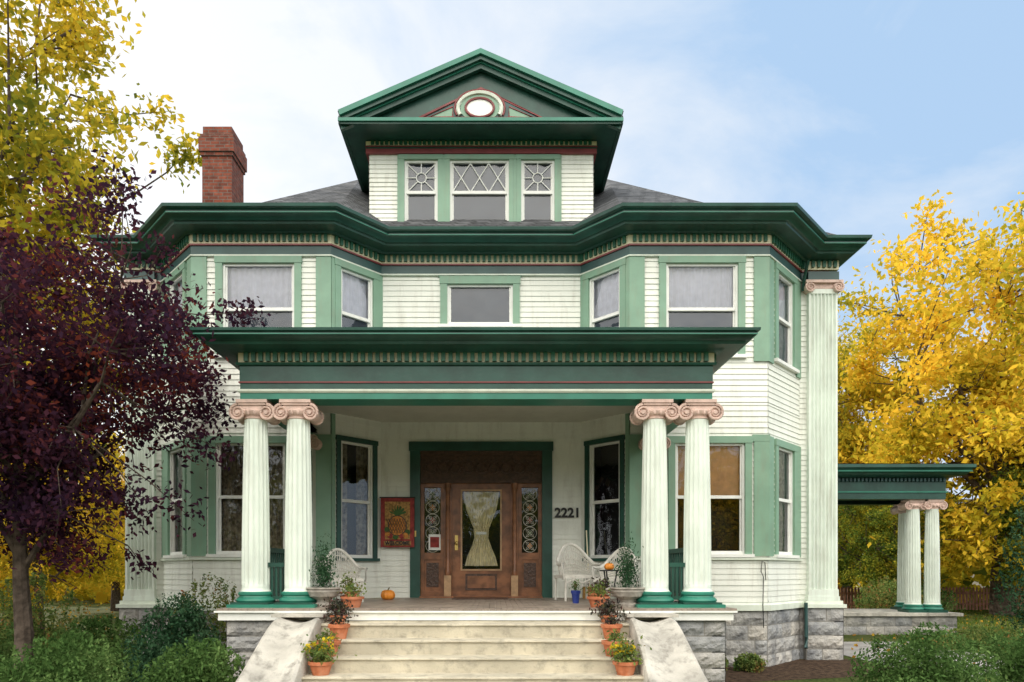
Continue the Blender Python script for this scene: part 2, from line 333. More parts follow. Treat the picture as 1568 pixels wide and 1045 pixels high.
XR,XB,YB,XO,XP,YP,XE=1.9,2.66,-.77,5.1,6.15,.3,6.62
walls=MB(); glass=MB(); trim=MB()
def post(F,u0,u1,z0,z1,k='mgreen',o=.048): trim.box(u0,u1,-.01,o,z0,z1,k,F)
F,L=frame((-XR,0),(XR,0))
siding(walls,(-XR,0),(XR,0),1.1,4.5,[(XR-1.34,XR+1.34,1.0,3.95)])
siding(walls,(-XR,0),(XR,0),4.6,7.2,[(XR-.02-.62,XR-.02+.62,6.2,7.03)])
window(trim,glass,F,XR-.02,1.24,6.27,7.02,None,cas=.13,lower='screen')
post(F,XR-.02-.79,XR-.02+.79,7.155,7.172)
for sg in (-1,1):
    def P(x,y): return (sg*x,y)
    def seg(a,b): return (P(*a),P(*b)) if sg==1 else (P(*b),P(*a))
    p0,p1=seg((XR,0),(XB,YB)); F,L=frame(p0,p1)
    for (w,z0,z1,zr,c,lo) in ((.70,1.86,3.95,2.88,'curtb',None),(.70,5.5,7.06,6.27,'curt','screen')):
        siding(walls,p0,p1,1.1 if z0<3 else 4.6,4.5 if z0<3 else 7.2,[(L/2-w/2,L/2+w/2,z0-.04,z1+.03)])
        window(trim,glass,F,L/2,w,z0,z1,zr,curt=c if z0>3 else (c if sg<0 else None),lower=lo,ck='mgreen' if z0>3 else 'dgreen',sash='white',split=z0<3,cas=.12 if z0>3 else .085)
    post(F,0,.075,5.3,7.19,'mgreen',.040); post(F,L-.075,L+.02,5.3,7.19,'mgreen',.040)
    if sg<0: post(F,0,.075,1.1,4.4,'mgreen',.040)
    else: post(F,L-.075,L,1.1,4.4,'mgreen',.040)
    p0,p1=seg((XB,YB),(XO,YB)); F,L=frame(p0,p1)
    for (xc,w,z0,z1,zr,c,lo) in ((4.07,1.24,1.92,3.87,2.92,'curtb',None),(3.93,1.28,5.45,7.06,6.26,'curt','screen')):
        uc=(xc-XB) if sg==1 else (XO-xc)
        lo_z,hi_z=(.95,4.6) if z0<3 else (4.6,7.2)
        siding(walls,p0,p1,lo_z,hi_z,[(uc-w/2,uc+w/2,z0-.04,z1+.03)])
        window(trim,glass,F,uc,w,z0,z1,zr,curt=c if (z0>3 or sg<0) else 'amber_refl',lower=lo,split=(z0<3 and sg<0))
        zb,zt=(z0-.05,4.0) if z0<3 else (5.32,7.19)
        post(F,-.02,.25,zb,zt,'mgreen',.042); post(F,L-.25,L+.02,zb,zt,'mgreen',.042)
        if z0<3:
            post(F,-.03,uc-w/2-.135,3.9,4.02,'mgreen',.046); post(F,uc+w/2+.135,L+.03,3.9,4.02,'mgreen',.046)
            post(F,-.03,L+.03,1.80,1.842,'pale',.07)
    p0,p1=seg((XO,YB),(XP,YP)); F,L=frame(p0,p1)
    for (w,z0,z1,zr,c,lo) in ((.76,1.92,3.87,2.92,'curtb',None),(.76,5.45,7.06,6.26,'curt','screen')):
        uc=L/2+.02*sg
        lo_z,hi_z=(.95,4.6) if z0<3 else (4.6,7.2)
        siding(walls,p0,p1,lo_z,hi_z,[(uc-w/2,uc+w/2,z0-.04,z1+.03)])
        window(trim,glass,F,uc,w,z0,z1,zr,curt=c,lower=lo,split=z0<3)
        zb,zt=(z0-.05,4.0) if z0<3 else (5.32,7.19)
        post(F,-.02,.2,zb,zt,'mgreen',.038); post(F,L-.2,L,zb,zt,'mgreen',.038)
        if z0<3: post(F,-.03,L,1.80,1.842,'pale',.065)
    p0,p1=seg((XP,YP),(XE,YP)); siding(walls,p0,p1,.95,7.2)
    p0,p1=seg((XE,YP),(XE,13)); F,L=frame(p0,p1)
    ops=[]
    for uc in (3.2,7.5,10.5):
        for z0,z1,zr in ((1.92,3.87,2.92),(5.45,7.0,6.26)):
            if sg>0 and z0<3 and 4<uc<8: continue
            ops.append((uc-.5,uc+.5,z0-.04,z1+.03)); window(trim,glass,F,uc,1.0,z0,z1,zr,curt='curt')
    siding(walls,p0,p1,.95,7.2,ops)
siding(walls,(XE,13),(-XE,13),.95,7.2)
walls.obj('clapboard_walls',house,False)

# ------------------------------------------------------------------ main cornice
ring=[(-XE,13),(-XE,YP),(-XP,YP),(-XO,YB),(-XB,YB),(-XR,0),(XR,0),(XB,YB),(XO,YB),(XP,YP),(XE,YP),(XE,13)]
cor=MB()
cor.sweep(ring,[(0,7.175),(.06,7.175),(.06,7.20),(0,7.20)],'pale')
cor.sweep(ring,[(0,7.20),(.05,7.20),(.05,7.355),(0,7.355)],'slate')
cor.sweep(ring,[(0,7.355),(.075,7.355),(.075,7.385),(0,7.385)],'maroon')
cor.sweep(ring,[(0,7.385),(.06,7.385),(.06,7.56),(0,7.56)],'cream')
cor.sweep(ring,[(0,7.545),(.12,7.545),(.15,7.57),(.38,7.575),(.39,7.61),(.43,7.615),(.48,7.67),(.53,7.69),(.53,7.73),(.60,7.76),(.61,7.81),(.56,7.81),(.54,7.77),(0,7.77)],'dgreen')
cor.sweep(ring,[(.525,7.686),(.542,7.686),(.542,7.70),(.525,7.70)],'teal')
def dentils(mb,poly,off0,off1,z0,z1,k,sp=.105,w=.055):
    for a,b in zip(poly[:-1],poly[1:]):
        F,L=frame(a,b); n=int((L-.02)/sp)
        for i in range(n):
            u=(L-n*sp)/2+(i+.5)*sp
            mb.box(u-w/2,u+w/2,off0,off1,z0,z1,k,F)
dentils(cor,ring,.058,.10,7.42,7.543,'dent')
cor.sweep(ring,[(0,.90),(.07,.90),(.07,1.0),(.04,1.03),(0,1.03)],'pale')
cor.obj('main_cornice',house)

# ------------------------------------------------------------------ pilasters with capitals
def spiral(mb,c,r0,turns,rt,k,ydir,mir):
    pts=[];rad=[]
    N=int(turns*14)
    for i in range(N+1):
        t=i/N; a=math.pi/2+mir*turns*2*math.pi*t; r=r0*(1-t)**.8*.92+r0*.08
        pts.append((c[0]+r*math.cos(a),c[1],c[2]+r*math.sin(a))); rad.append(rt*(1-.5*t))
    mb.tube(pts,rad,k,6)
def ionic_cap(mb,cx,cy,zt,s=1.0,dy=.16):
    mb.box(cx-.215*s,cx+.215*s,cy-dy-.03,cy+dy+.03,zt-.045*s,zt,'cap'); mb.box(cx-.19*s,cx+.19*s,cy-dy-.015,cy+dy+.015,zt-.075*s,zt-.047*s,'cap')
    mb.box(cx-.17*s,cx+.17*s,cy-dy+.005,cy+dy-.005,zt-.16*s,zt-.077*s,'cap')
    for sg in (-1,1):
        c=(cx+sg*.20*s,zt-.175*s)
        mb.cyl((c[0],cy-dy+.012,c[1]),(c[0],cy+dy-.012,c[1]),.095*s,'cap',18)
        for yy in (cy-dy,cy+dy):
            spiral(mb,(c[0],yy,c[1]),.112*s,2.1,.022*s,'cap',1,-sg)
            mb.cyl((c[0],yy-.025,c[1]),(c[0],yy+.025,c[1]),.028*s,'cap',10)
def fluted(mb,cx,cy,z0,z1,rb,rt,k='col',seg=144,fl=18):
    rows=[]
    zs=[0,.015,.03]+list(np.linspace(.06,.94,10))+[.97,.985,1]
    for t in zs:
        r=rt+(rb-rt)*(1-t**1.8); z=z0+(z1-z0)*t; row=[]
        am=.10 if .025<t<.975 else 0
        for i in range(seg):
            a=2*math.pi*i/seg; q=r*(1-am*abs(math.sin(a*fl/2))**.8); row.append((cx+q*math.cos(a),cy+q*math.sin(a),z))
        rows.append(row)
    mb.grid(rows,k,closed_u=True)
def column(mb,cx,cy,z0,z1,rb=.19,rt=.155,s=1.0):
    mb.box(cx-rb*1.38,cx+rb*1.38,cy-rb*1.38,cy+rb*1.38,z0,z0+.07,'dgreen')
    mb.lathe(cx,cy,[(rb*1.32,z0+.07),(rb*1.4,z0+.095),(rb*1.32,z0+.125),(rb*1.18,z0+.14),(rb*1.15,z0+.16),(rb*1.24,z0+.175),(rb*1.24,z0+.20),(rb*1.1,z0+.22)],'teal',32)
    mb.lathe(cx,cy,[(rb*1.12,z0+.218),(rb*1.03,z0+.235),(rb,z0+.265)],'col',32,cap=False)
    fluted(mb,cx,cy,z0+.26,z1-.25*s,rb,rt)
    mb.lathe(cx,cy,[(rt*1.0,z1-.262*s),(rt*1.09,z1-.255*s),(rt*1.09,z1-.243*s),(rt,z1-.235*s),(rt*1.0,z1-.215*s)],'cap',28,cap=False)
    mb.lathe(cx,cy,[(rt*1.0,z1-.22*s),(rt*1.22,z1-.19*s),(rt*1.28,z1-.155*s),(rt*1.1,z1-.12*s)],'cap',28)
    for i in range(14):
        a=2*math.pi*i/14; x=cx+rt*1.22*math.cos(a); y=cy+rt*1.22*math.sin(a)
        mb.lathe(x,y,[(.004,z1-.215*s),(.019,z1-.2*s),(.022,z1-.18*s),(.012,z1-.155*s)],'cap',6)
    ionic_cap(mb,cx,cy,z1,s)
pil=MB()
PA,PB=6.29,6.84
for sg in (-1,1):
    x0,x1=sorted((sg*PA,sg*PB)); y=YP-.03
    z0,z1=1.25,6.93
    n=7; prof=[(x0,y+.25),(x0,y-.08)]
    w=(x1-x0-.06)/n
    for i in range(n):
        a=x0+.03+i*w
        prof+= [(a+.008,y-.08),(a+.02,y-.052),(a+w/2,y-.040),(a+w-.02,y-.052),(a+w-.008,y-.08)]
    prof+=[(x1,y-.08),(x1,y+.25)]
    pil.grid([[(px,py,z) for px,py in prof] for z in (z0,z1)],'col')
    pil.box(x0-.03,x1+.03,y-.11,y+.28,1.035,1.12,'col'); pil.box(x0-.015,x1+.015,y-.095,y+.265,1.12,1.25,'col')
    pil.box(x0-.005,x1+.005,y-.085,y+.255,z1,7.02,'col')
    cx=(x0+x1)/2
    pil.box(x0+.01,x1-.01,y-.09,y+.25,7.02,7.12,'cap'); pil.box(x0-.08,x1+.08,y-.15,y+.3,7.12,7.17,'cap')
    for s2 in (-1,1):
        c=(cx+s2*.27,7.04)
        pil.cyl((c[0],y-.13,c[1]),(c[0],y+.2,c[1]),.095,'cap',18); spiral(pil,(c[0],y-.14,c[1]),.10,2,.02,'cap',1,-s2)
    pil.box(x0-.02,x1+.02,y-.10,y+.27,7.17,7.348,'slate')
    pil.box(x0-.02,x1+.02,y-.09,y+.26,7.386,7.56,'cream'); dentils(pil,[(x0-.02,y-.09),(x1+.02,y-.09)],0,.045,7.42,7.54,'dent')
pil.obj('corner_pilasters',house)

# ------------------------------------------------------------------ main roof
rf=MB()
ez=7.72; e=.53
def off(poly,e):
    out=[];n=[]
    for a,b in zip(poly[:-1],poly[1:]):
        u=Vector((b[0]-a[0],b[1]-a[1])).normalized(); n.append(Vector((u.y,-u.x)))
    for i,p in enumerate(poly):
        n1=n[max(i-1,0)]; n2=n[min(i,len(n)-1)]; m=(n1+n2)/(1+n1.dot(n2)); out.append((p[0]+m.x*e,p[1]+m.y*e))
    return out
O=off(ring,e)
E=[(x,y,ez) for x,y in O]
zr_=10.78
for sg in (1,-1):
    g=lambda i:E[i] if sg==-1 else (-E[i][0],E[i][1],E[i][2])
    def m(x,y,z): return ((-x if sg==-1 else x),y,z)
    A=m(3.95,-.68,8.17); B=m(2.9,3.0,zr_); D=m(2.9,7.5,zr_); Cc=m(0,3.0,zr_); XX=XE+.53
    rf.face([g(4),g(3),A,B],'shingle')
    rf.face([g(3),g(2),A],'shingle'); rf.face([g(2),g(1),B,A],'shingle')
    rf.face([g(1),m(XX,13.5,ez),D,B],'shingle')
    rf.face([g(5),g(4),B],'shingle')
    rf.face([g(5),B,Cc,m(0,-.53,ez)],'shingle')
    rf.face([m(XX,13.5,ez),m(0,13.5,ez),m(0,7.5,zr_),D],'shingle')
    rf.face([B,D,m(0,7.5,zr_),Cc],'shingle')
rf.obj('shingle_roof',house,False)

# ------------------------------------------------------------------ dormer
dm=MB(); DX=2.14; DY=.15; dz0=7.85
wins=[(-1.15,.64),(-.035,1.13),(1.08,.64)]
F,L=frame((-DX,DY),(DX,DY))
ops=[(DX+c-w/2-.08,DX+c+w/2+.08,dz0,9.50) for c,w in wins]
siding(dm,(-DX,DY),(DX,DY),dz0,9.62,ops,.085)
for c,w in wins:
    window(dm,glass,F,DX+c,w,8.25,9.46,8.86,cas=.085,lower='full',lat='wheel' if w<.8 else 'cross')
for a,b in ((-1.60,-1.557),(-.745,-.686),(.616,.674),(1.487,1.53)): dm.box(DX+a,DX+b,0,.045,dz0,9.545,'mgreen',F)
siding(dm,(DX,DY),(DX,4.2),dz0,9.9); siding(dm,(-DX,4.2),(-DX,DY),dz0,9.9)
dr=[(-DX,4.2),(-DX,DY),(DX,DY),(DX,4.2)]
dm.sweep(dr,[(0,9.56),(.06,9.56),(.06,9.65),(0,9.65)],'maroon')
dm.sweep(dr,[(0,9.65),(.055,9.65),(.055,9.86),(0,9.86)],'dgreen')
dm.sweep(dr,[(0,9.685),(.07,9.685),(.07,9.70),(0,9.70)],'maroon')
dm.sweep(dr,[(0,9.715),(.06,9.715),(.06,9.79),(0,9.79)],'cream')
dentils(dm,dr,.058,.09,9.72,9.79,'dent',.09,.06)
ov=.42; fo=.60
ax=DX+ov; fy=DY-fo; za=9.90; zap=11.02
dm.box(-ax+.01,ax-.01,fy+.03,4.3,9.80,9.835,'dgreen')
dm.box(-ax+.0,ax-.0,fy+.0,fy+.03,9.765,9.85,'dgreen')
dm.box(-ax-.04,ax+.04,fy-.03,fy+.0,9.80,9.86,'teal')
for sg in (-1,1):
    a,b=sorted((sg*(ax-.02),sg*(ax+.045))); dm.box(a,b,fy+.03,4.3,9.78,9.93,'dgreen')
for sg in (-1,1):
    def q(x,y,z): return (sg*x,y,z)
    dm.face([q(ax+.04,fy-.05,za+.06),q(0,fy-.05,zap+.08),q(0,5.2,zap+.08),q(ax+.04,5.2,za+.06)],'shingle')
    for (y0,y1,o0,o1,k) in ((fy-.02,fy+.06,-.09,.055,'dgreen'),(fy-.065,fy-.02,-.015,.075,'teal'),(fy+.06,fy+.14,-.20,.05,'dgreen'),(fy+.035,fy+.06,-.115,-.09,'teal')):
        pts=[]
        for yy in (y0,y1):
            pts.append([q(ax,yy,za+o0),q(0,yy,zap+o0),q(0,yy,zap+o1),q(ax+.03,yy,za+o1)])
        a,b=pts
        dm.face(a,k); dm.face(b[::-1],k)
        for i in range(4):
            j=(i+1)%4; dm.face([a[i],b[i],b[j],a[j]],k)
ty=fy+.17
dm.face([(-ax,ty,za-.05),(ax,ty,za-.05),(0,ty,zap)],'dgreen')
def strip(mb,pts,wd,y0,k):
    mb.tube([(x,y0,z) for x,z in pts],wd,k,6)
zo=za+.25
tri=[(-1.14,za+.07),(0,za+.62),(1.14,za+.07),(-1.14,za+.07)]
dm.face([(-1.08,ty-.008,za+.08),(1.08,ty-.008,za+.08),(0,ty-.008,za+.60)],'slate')
strip(dm,tri,.026,ty-.01,'maroon')
ovl=[(-.02+.26*math.cos(t),zo+.175*math.sin(t)) for t in np.linspace(0,2*math.pi,33)]
ovr=[(-.02+.36*math.cos(t),zo+.25*math.sin(t)) for t in np.linspace(0,2*math.pi,33)]
dm.face([(x,ty-.02,z) for x,z in ovr[:-1]],'mgreen')
dm.face([(x,ty-.03,z) for x,z in ovl[:-1]],'white')
strip(dm,ovl,.024,ty-.035,'maroon')
ov2=[(-.02+.40*math.cos(t),zo+.29*math.sin(t)) for t in np.linspace(-.45,math.pi+.45,33)]
strip(dm,ov2,.042,ty-.015,'pale')
ov3=[(-.02+.46*math.cos(t),zo+.335*math.sin(t)) for t in np.linspace(-.4,math.pi+.4,33)]
strip(dm,ov3,.020,ty-.02,'maroon')
for sg in (-1,1):
    dm.face([(sg*.52,ty-.012,za+.09),(sg*.95,ty-.012,za+.09),(sg*.52,ty-.012,za+.28)],'mgreen')
    strip(dm,[(sg*.52,za+.09),(sg*.95,za+.09),(sg*.52,za+.28),(sg*.52,za+.09)],.015,ty-.015,'maroon')
dm.obj('dormer',house)

# ------------------------------------------------------------------ chimney
ch=MB()
ch.box(-6.33,-5.66,2.4,3.1,7.5,10.95,'brick')
for i,(e_,z0,z1) in enumerate(((.03,10.95,11.03),(.06,11.03,11.35),(.035,11.35,11.43),(-.01,11.43,11.62))):
    ch.box(-6.33-e_,-5.66+e_,2.4-e_,3.1+e_,z0,z1,'brick')
ch.box(-6.22,-5.77,2.5,3.0,11.62,11.66,'conc')
ch.obj('brick_chimney',house,False)

# ------------------------------------------------------------------ porch
po=MB(); PX=3.25; PY=-3.43; FZ=1.1
pr=[(-PX,YB),(-PX,PY),(PX,PY),(PX,YB)]
po.sweep(pr,[(-.37,3.97),(0,3.97),(0,4.055),(-.37,4.055)],'teal')
po.sweep(pr,[(-.37,4.055),(.012,4.055),(.03,4.075),(.03,4.10),(-.37,4.10)],'pale')
po.sweep(pr,[(-.37,4.10),(.0,4.10),(.0,4.19),(-.37,4.19)],'dgreen')
po.sweep(pr,[(-.37,4.19),(.018,4.19),(.018,4.208),(-.37,4.208)],'maroon')
po.sweep(pr,[(-.37,4.208),(.006,4.208),(.006,4.43),(-.37,4.43)],'dgreen')
po.sweep(pr,[(-.37,4.43),(.04,4.43),(.055,4.46),(-.37,4.46)],'dgreen')
po.sweep(pr,[(-.37,4.46),(.02,4.46),(.02,4.615),(-.37,4.615)],'cream')
po.sweep(pr,[(0,4.60),(.10,4.60),(.13,4.62),(.32,4.62),(.34,4.65),(.38,4.66),(.42,4.70),(.44,4.71),(.44,4.735),(.475,4.75),(.48,4.785),(.44,4.79),(-.2,4.79)],'dgreen')
po.sweep(pr,[(.437,4.706),(.45,4.706),(.45,4.72),(.437,4.72)],'teal')
dentils(po,pr,.018,.07,4.475,4.598,'dent',.1,.056)
po.face([(-PX+.05,PY+.05,4.42),(PX-.05,PY+.05,4.42),(PX-.05,0.05,4.42),(-PX+.05,0.05,4.42)],'ceil')
for i in range(40):
    y=PY+.35+i*.085
    if y<-.02: po.box(-PX+.37,PX-.37,y,y+.006,4.413,4.4195,'ceil')
po.face([(-PX-.45,PY-.45,4.78),(PX+.45,PY-.45,4.78),(PX+.45,YB-.05,4.95),(-PX-.45,YB-.05,4.95)],'slate')
po.face([(-1.9,YB-.05,4.95),(1.9,YB-.05,4.95),(1.9,-.03,4.97),(-1.9,-.03,4.97)],'slate')
po.lathe(0,-1.7,[(.02,4.34),(.09,4.36),(.1,4.40),(.1,4.419)],'white',20)
po.obj('porch_entablature',house)
pc=MB()
for sg in (-1,1):
    for x in (3.10,2.50): column(pc,sg*x,PY+.19,FZ,3.97)
    pc.box(sg*3.1-.13,sg*3.1+.13,YB-.13,YB-.05,FZ,3.72,'mgreen')
    ionic_cap(pc,sg*3.05,YB-.18,3.97,.85,.07)
    pc.box(min(sg*2.2,sg*3.4),max(sg*2.2,sg*3.4),PY-.1,PY+.48,FZ+.001,FZ+.045,'teal')
pc.obj('ionic_columns',house)
rl=MB()
for sg in (-1,1):
    x=sg*3.1
    rl.box(x-.04,x+.04,PY+.45,YB-.13,FZ+.78,FZ+.85,'dgreen'); rl.box(x-.03,x+.03,PY+.45,YB-.13,FZ+.1,FZ+.16,'dgreen')
    y=PY+.5
    while y<YB-.15:
        rl.box(x-.018,x+.018,y,y+.036,FZ+.16,FZ+.78,'dgreen'); y+=.1
    x0,x1=sorted((sg*2.72,sg*2.90)); 
    rl.box(x0-.02,x1+.02,PY+.16,PY+.22,FZ+.56,FZ+.62,'dgreen'); rl.box(x0-.02,x1+.02,PY+.17,PY+.21,FZ+.10,FZ+.15,'dgreen')
    for i in range(3): rl.box(x0+.02+i*.06,x0+.045+i*.06,PY+.175,PY+.205,FZ+.15,FZ+.56,'dgreen')
rl.obj('porch_railing',house,False)
fl=MB()
x=-3.47; i=0
while x<3.47:
    w=.083; fl.box(x,x+w-.004,-3.68,0.02 if abs(x)<1.95 else -.7 if abs(x)>2.6 else -.3,FZ-.03,FZ+(.001 if i%3 else 0),'floor'); x+=w; i+=1
fl.box(-3.46,3.46,-3.66,-.5,FZ-.16,FZ-.031,'white')
fl.box(-3.5,3.5,-3.70,-3.66,FZ-.055,FZ-.0315,'white')
fl.obj('porch_floor',house,False)

# ------------------------------------------------------------------ entrance
dr_=MB(); F=lambda u,n,z:(u,-n,z)
for a,b in ((-1.34,-1.15),(1.15,1.34)): dr_.box(a,b,-.1,.06,FZ,3.87,'dgreen',F)
dr_.box(-1.36,1.36,-.1,.07,3.87,4.04,'dgreen',F)
dr_.box(-1.15,1.15,-.12,-.02,3.27,3.87,'dwood',F)
dr_.box(-1.15,1.15,-.12,.02,3.27,3.33,'dwood',F); dr_.box(-1.15,1.15,-.12,.03,3.8,3.87,'dwood',F)
for x in np.linspace(-.95,.95,9):
    pts=[(x+.1*math.cos(t),.01,3.56+.1*math.sin(t)) for t in np.linspace(0,2*math.pi,11)]
    dr_.tube([F(p[0],.0,p[2]) for p in pts],.018,'dwood',5)
    dr_.tube([F(x-.1,.0,3.7),F(x,.01,3.64),F(x+.1,.0,3.7)],.015,'dwood',5)
for sg in (-1,1):
    a,b=sorted((sg*.56,sg*.70)); dr_.box(a,b,-.12,.0,FZ,3.27,'wood',F)
    xm=sg*.63
    dr_.lathe(xm,-.03,[(.05,FZ+.42),(.055,FZ+.5),(.035,FZ+.56),(.045,FZ+1.2),(.035,3.1),(.06,3.16),(.06,3.26)],'wood',14)
    dr_.box(xm-.065,xm+.065,-.0,.09,FZ,FZ+.42,'lwood',F)
    a,b=sorted((sg*.70,sg*1.15))
    dr_.box(a,a+.07,-.12,-.04,FZ,3.27,'wood',F); dr_.box(b-.07,b,-.12,-.04,FZ,3.27,'wood',F)
    dr_.box(a+.07,b-.07,-.12,-.04,FZ,FZ+.12,'wood',F); dr_.box(a+.07,b-.07,-.12,-.04,1.82,1.95,'wood',F); dr_.box(a+.07,b-.07,-.12,-.04,3.19,3.27,'wood',F)
    dr_.box(a+.07,b-.07,-.12,-.07,FZ+.12,1.82,'wood',F); dr_.box(a+.11,b-.11,-.07,-.055,FZ+.2,1.76,'dwood',F)
    glass.face([F(a+.07,-.09,1.95),F(b-.07,-.09,1.95),F(b-.07,-.09,3.19),F(a+.07,-.09,3.19)],'glass')
    c=(a+b)/2; rr=.13
    for zz in np.linspace(2.08,3.06,5):
        dr_.tube([F(c+rr*math.cos(t),-.075,zz+.12*math.sin(t)) for t in np.linspace(0,2*math.pi,15)],.006,'lace',5)
        for q_ in range(4):
            t=q_*math.pi/2+.785; dr_.tube([F(c,-.075,zz),F(c+.12*math.cos(t),-.075,zz+.12*math.sin(t))],.005,'lace',5)
            dr_.tube([F(c+.06*math.cos(t)+.03*math.cos(s_),-.075,zz+.06*math.sin(t)+.03*math.sin(s_)) for s_ in np.linspace(0,6.28,8)],.004,'lace',4)
    for i_,kk_ in enumerate(('fora','fgreen','fred','fora','fgreen')):
        zz=2.08+.245*i_; dr_.face([F(c-.05,-.083,zz),F(c,-.083,zz-.06),F(c+.05,-.083,zz),F(c,-.083,zz+.06)],kk_)
    dr_.face([F(a,-.3,FZ),F(b,-.3,FZ),F(b,-.3,3.27),F(a,-.3,3.27)],'dark')
dr_.box(-.87-.13,-.87+.10,-.07,-.06,2.0,2.3,'white',F); dr_.box(-.87-.10,-.87+.07,-.06,-.056,2.05,2.25,'fred',F)
dr_.box(-.56,-.36,-.12,-.05,FZ,3.27,'wood',F); dr_.box(.36,.56,-.12,-.05,FZ,3.27,'wood',F)
dr_.box(-.36,.36,-.12,-.05,FZ,1.64,'wood',F); dr_.box(-.36,.36,-.12,-.05,3.12,3.27,'wood',F)
dr_.box(-.30,.30,-.05,-.035,FZ+.14,1.55,'dwood',F); dr_.box(-.26,.26,-.035,-.02,FZ+.18,1.51,'wood',F)
for (a,b,c,d) in ((-.39,-.36,1.61,3.15),(.36,.39,1.61,3.15),(-.36,.36,1.61,1.64),(-.36,.36,3.12,3.15)): dr_.box(a,b,-.05,-.03,c,d,'lwood',F)
glass.face([F(-.36,-.09,1.64),F(.36,-.09,1.64),F(.36,-.09,3.12),F(-.36,-.09,3.12)],'glass')
curtain(dr_,F,-.34,.34,1.70,3.12,-.13,'curty',.018,8,.62)
dr_.box(-.10,.10,-.14,-.105,2.30,2.35,'white',F)
dr_.face([F(-.5,-.5,FZ),F(.5,-.5,FZ),F(.5,-.5,3.27),F(-.5,-.5,3.27)],'dark')
dr_.box(-.50,-.44,-.05,-.035,2.0,2.28,'brass',F); dr_.lathe(-.47,-.0,[(.01,2.10),(.03,2.12),(.03,2.15),(.01,2.17)],'brass',10)
dr_.box(-1.15,1.15,-.12,.16,FZ-.01,FZ+.03,'wood',F)
dr_.box(-.5,.5,.25,.85,FZ+.002,FZ+.018,'dwood',F)
dr_.box(-1.29,-1.22,.06,.075,2.25,2.36,'brass',F)
dr_.obj('entrance_door',house)
trim.obj('windows_and_trim',house,False)
glass.obj('window_panes',house,False)
def text_obj(s,loc,size,k,name,parent,ext=.006,of=.003):
    c=bpy.data.curves.new('t','FONT'); c.body=s; c.size=size; c.extrude=ext; c.align_x='CENTER'; c.offset=of
    o=bpy.data.objects.new('t',c); scene.collection.objects.link(o); o.rotation_euler=(math.pi/2,0,0); o.location=loc
    bpy.context.view_layer.update()
    me=bpy.data.meshes.new_from_object(o.evaluated_get(bpy.context.evaluated_depsgraph_get())); me.name=name
    me.materials.clear(); me.materials.append(M[k])
    o2=bpy.data.objects.new(name,me); o2.matrix_world=o.matrix_world.copy(); scene.collection.objects.link(o2)
    bpy.data.objects.remove(o)
    if parent: o2.parent=parent
    return o2
text_obj('2221',(1.63,-.04,2.62),.245,'black','house_numbers',house,.006,.009)

# ------------------------------------------------------------------ banner
ban=empty('welcome_banner'); b=MB()
def wav(x,z): return -.13-.015*math.sin((x+1.55)*9+z*3)
def patch(x0,x1,z0,z1,o,k,n=12):
    rows=[[(x,wav(x,z)-o,z) for x in np.linspace(x0,x1,n)] for z in np.linspace(z0,z1,8)]
    b.grid(rows,k)
patch(-1.88,-1.25,2.05,2.97,0,'fred'); patch(-1.80,-1.33,2.20,2.90,.004,'ftan')
patch(-1.82,-1.31,2.08,2.165,.004,'ftan')
def disc(cx,cz,rx,rz,o,k,n=20): b.face([(cx+rx*math.cos(t),wav(cx+rx*math.cos(t),cz)-o,cz+rz*math.sin(t)) for t in np.linspace(0,2*math.pi,n,endpoint=False)],k)
disc(-1.565,2.45,.18,.20,.012,'dwood'); disc(-1.565,2.45,.16,.18,.017,'fora')
for i in range(-3,4):
    b.tube([(-1.565+i*.05-.06,-.16,2.32),(-1.565+i*.05+.06,-.16,2.58)],.005,'dwood',4); b.tube([(-1.565+i*.05+.06,-.162,2.32),(-1.565+i*.05-.06,-.162,2.58)],.005,'dwood',4)
for t in np.linspace(-1.1,1.1,7):
    c=(-1.565,2.64); e1=(c[0]+.17*math.sin(t),c[1]+.20*math.cos(t)); b.face([(c[0]-.03,-.155,c[1]),(c[0]+.03,-.155,c[1]),(e1[0]+.02,-.158,e1[1]-.04),(e1[0],-.158,e1[1])],'fgreen')
for (cx,cz,k) in ((-1.75,2.30,'fora'),(-1.70,2.26,'fred'),(-1.41,2.27,'fora'),(-1.37,2.33,'fgreen'),(-1.76,2.38,'fgreen'),(-1.48,2.25,'fred'),(-1.6,2.24,'fgreen')): disc(cx,cz,.05,.05,.02,k,12)
b.tube([(-1.9,-.12,2.98),(-1.23,-.12,2.98)],.012,'black',6)
b.obj('banner_cloth',ban,False)
text_obj('WELCOME',(-1.565,-.165,2.095),.095,'black','banner_lettering',ban,.002)

# ------------------------------------------------------------------ foundation & steps (real blocks)
def blocks(mb,p0,p1,z0,z1,rh=.21,seed=1,dep=.05,Lr=(.3,.7)):
    F,L=frame(p0,p1); rnd=random.Random(seed)
    mb.box(0,L,-.18,0,z0,z1,'mortar',F)
    nr=max(1,round((z1-z0)/rh)); h=(z1-z0)/nr
    for r in range(nr):
        u=0
        while u<L-.01:
            w=rnd.uniform(*Lr); 
            if L-u-w<.2: w=L-u
            a,b_=u+.008,u+w-.008; c,d=z0+r*h+.008,z0+(r+1)*h-.008
            nx=max(3,int(w/.07)); nz=4; rows=[]
            for j in range(nz+1):
                row=[]
                for i in range(nx+1):
                    ed=min(i,nx-i,j,nz-j)
                    o=0 if ed==0 else dep*(.35+.75*rnd.random())*(1 if ed>1 else .8)
                    row.append(F(a+(b_-a)*i/nx,.002+o,c+(d-c)*j/nz))
                rows.append(row)
            mb.grid(rows,'stone'); u+=w
fo_=MB(); 
FP=[(-XE,13),(-XE,YP),(-XP,YP),(-XO,YB),(-3.4,YB)]
for i,(a,b_) in enumerate(zip(FP[:-1],FP[1:])): blocks(fo_,a,b_,-.15,.90,.26,i+3)
FP2=[(3.4,YB),(XO,YB),(XP,YP),(6.25,YP)]
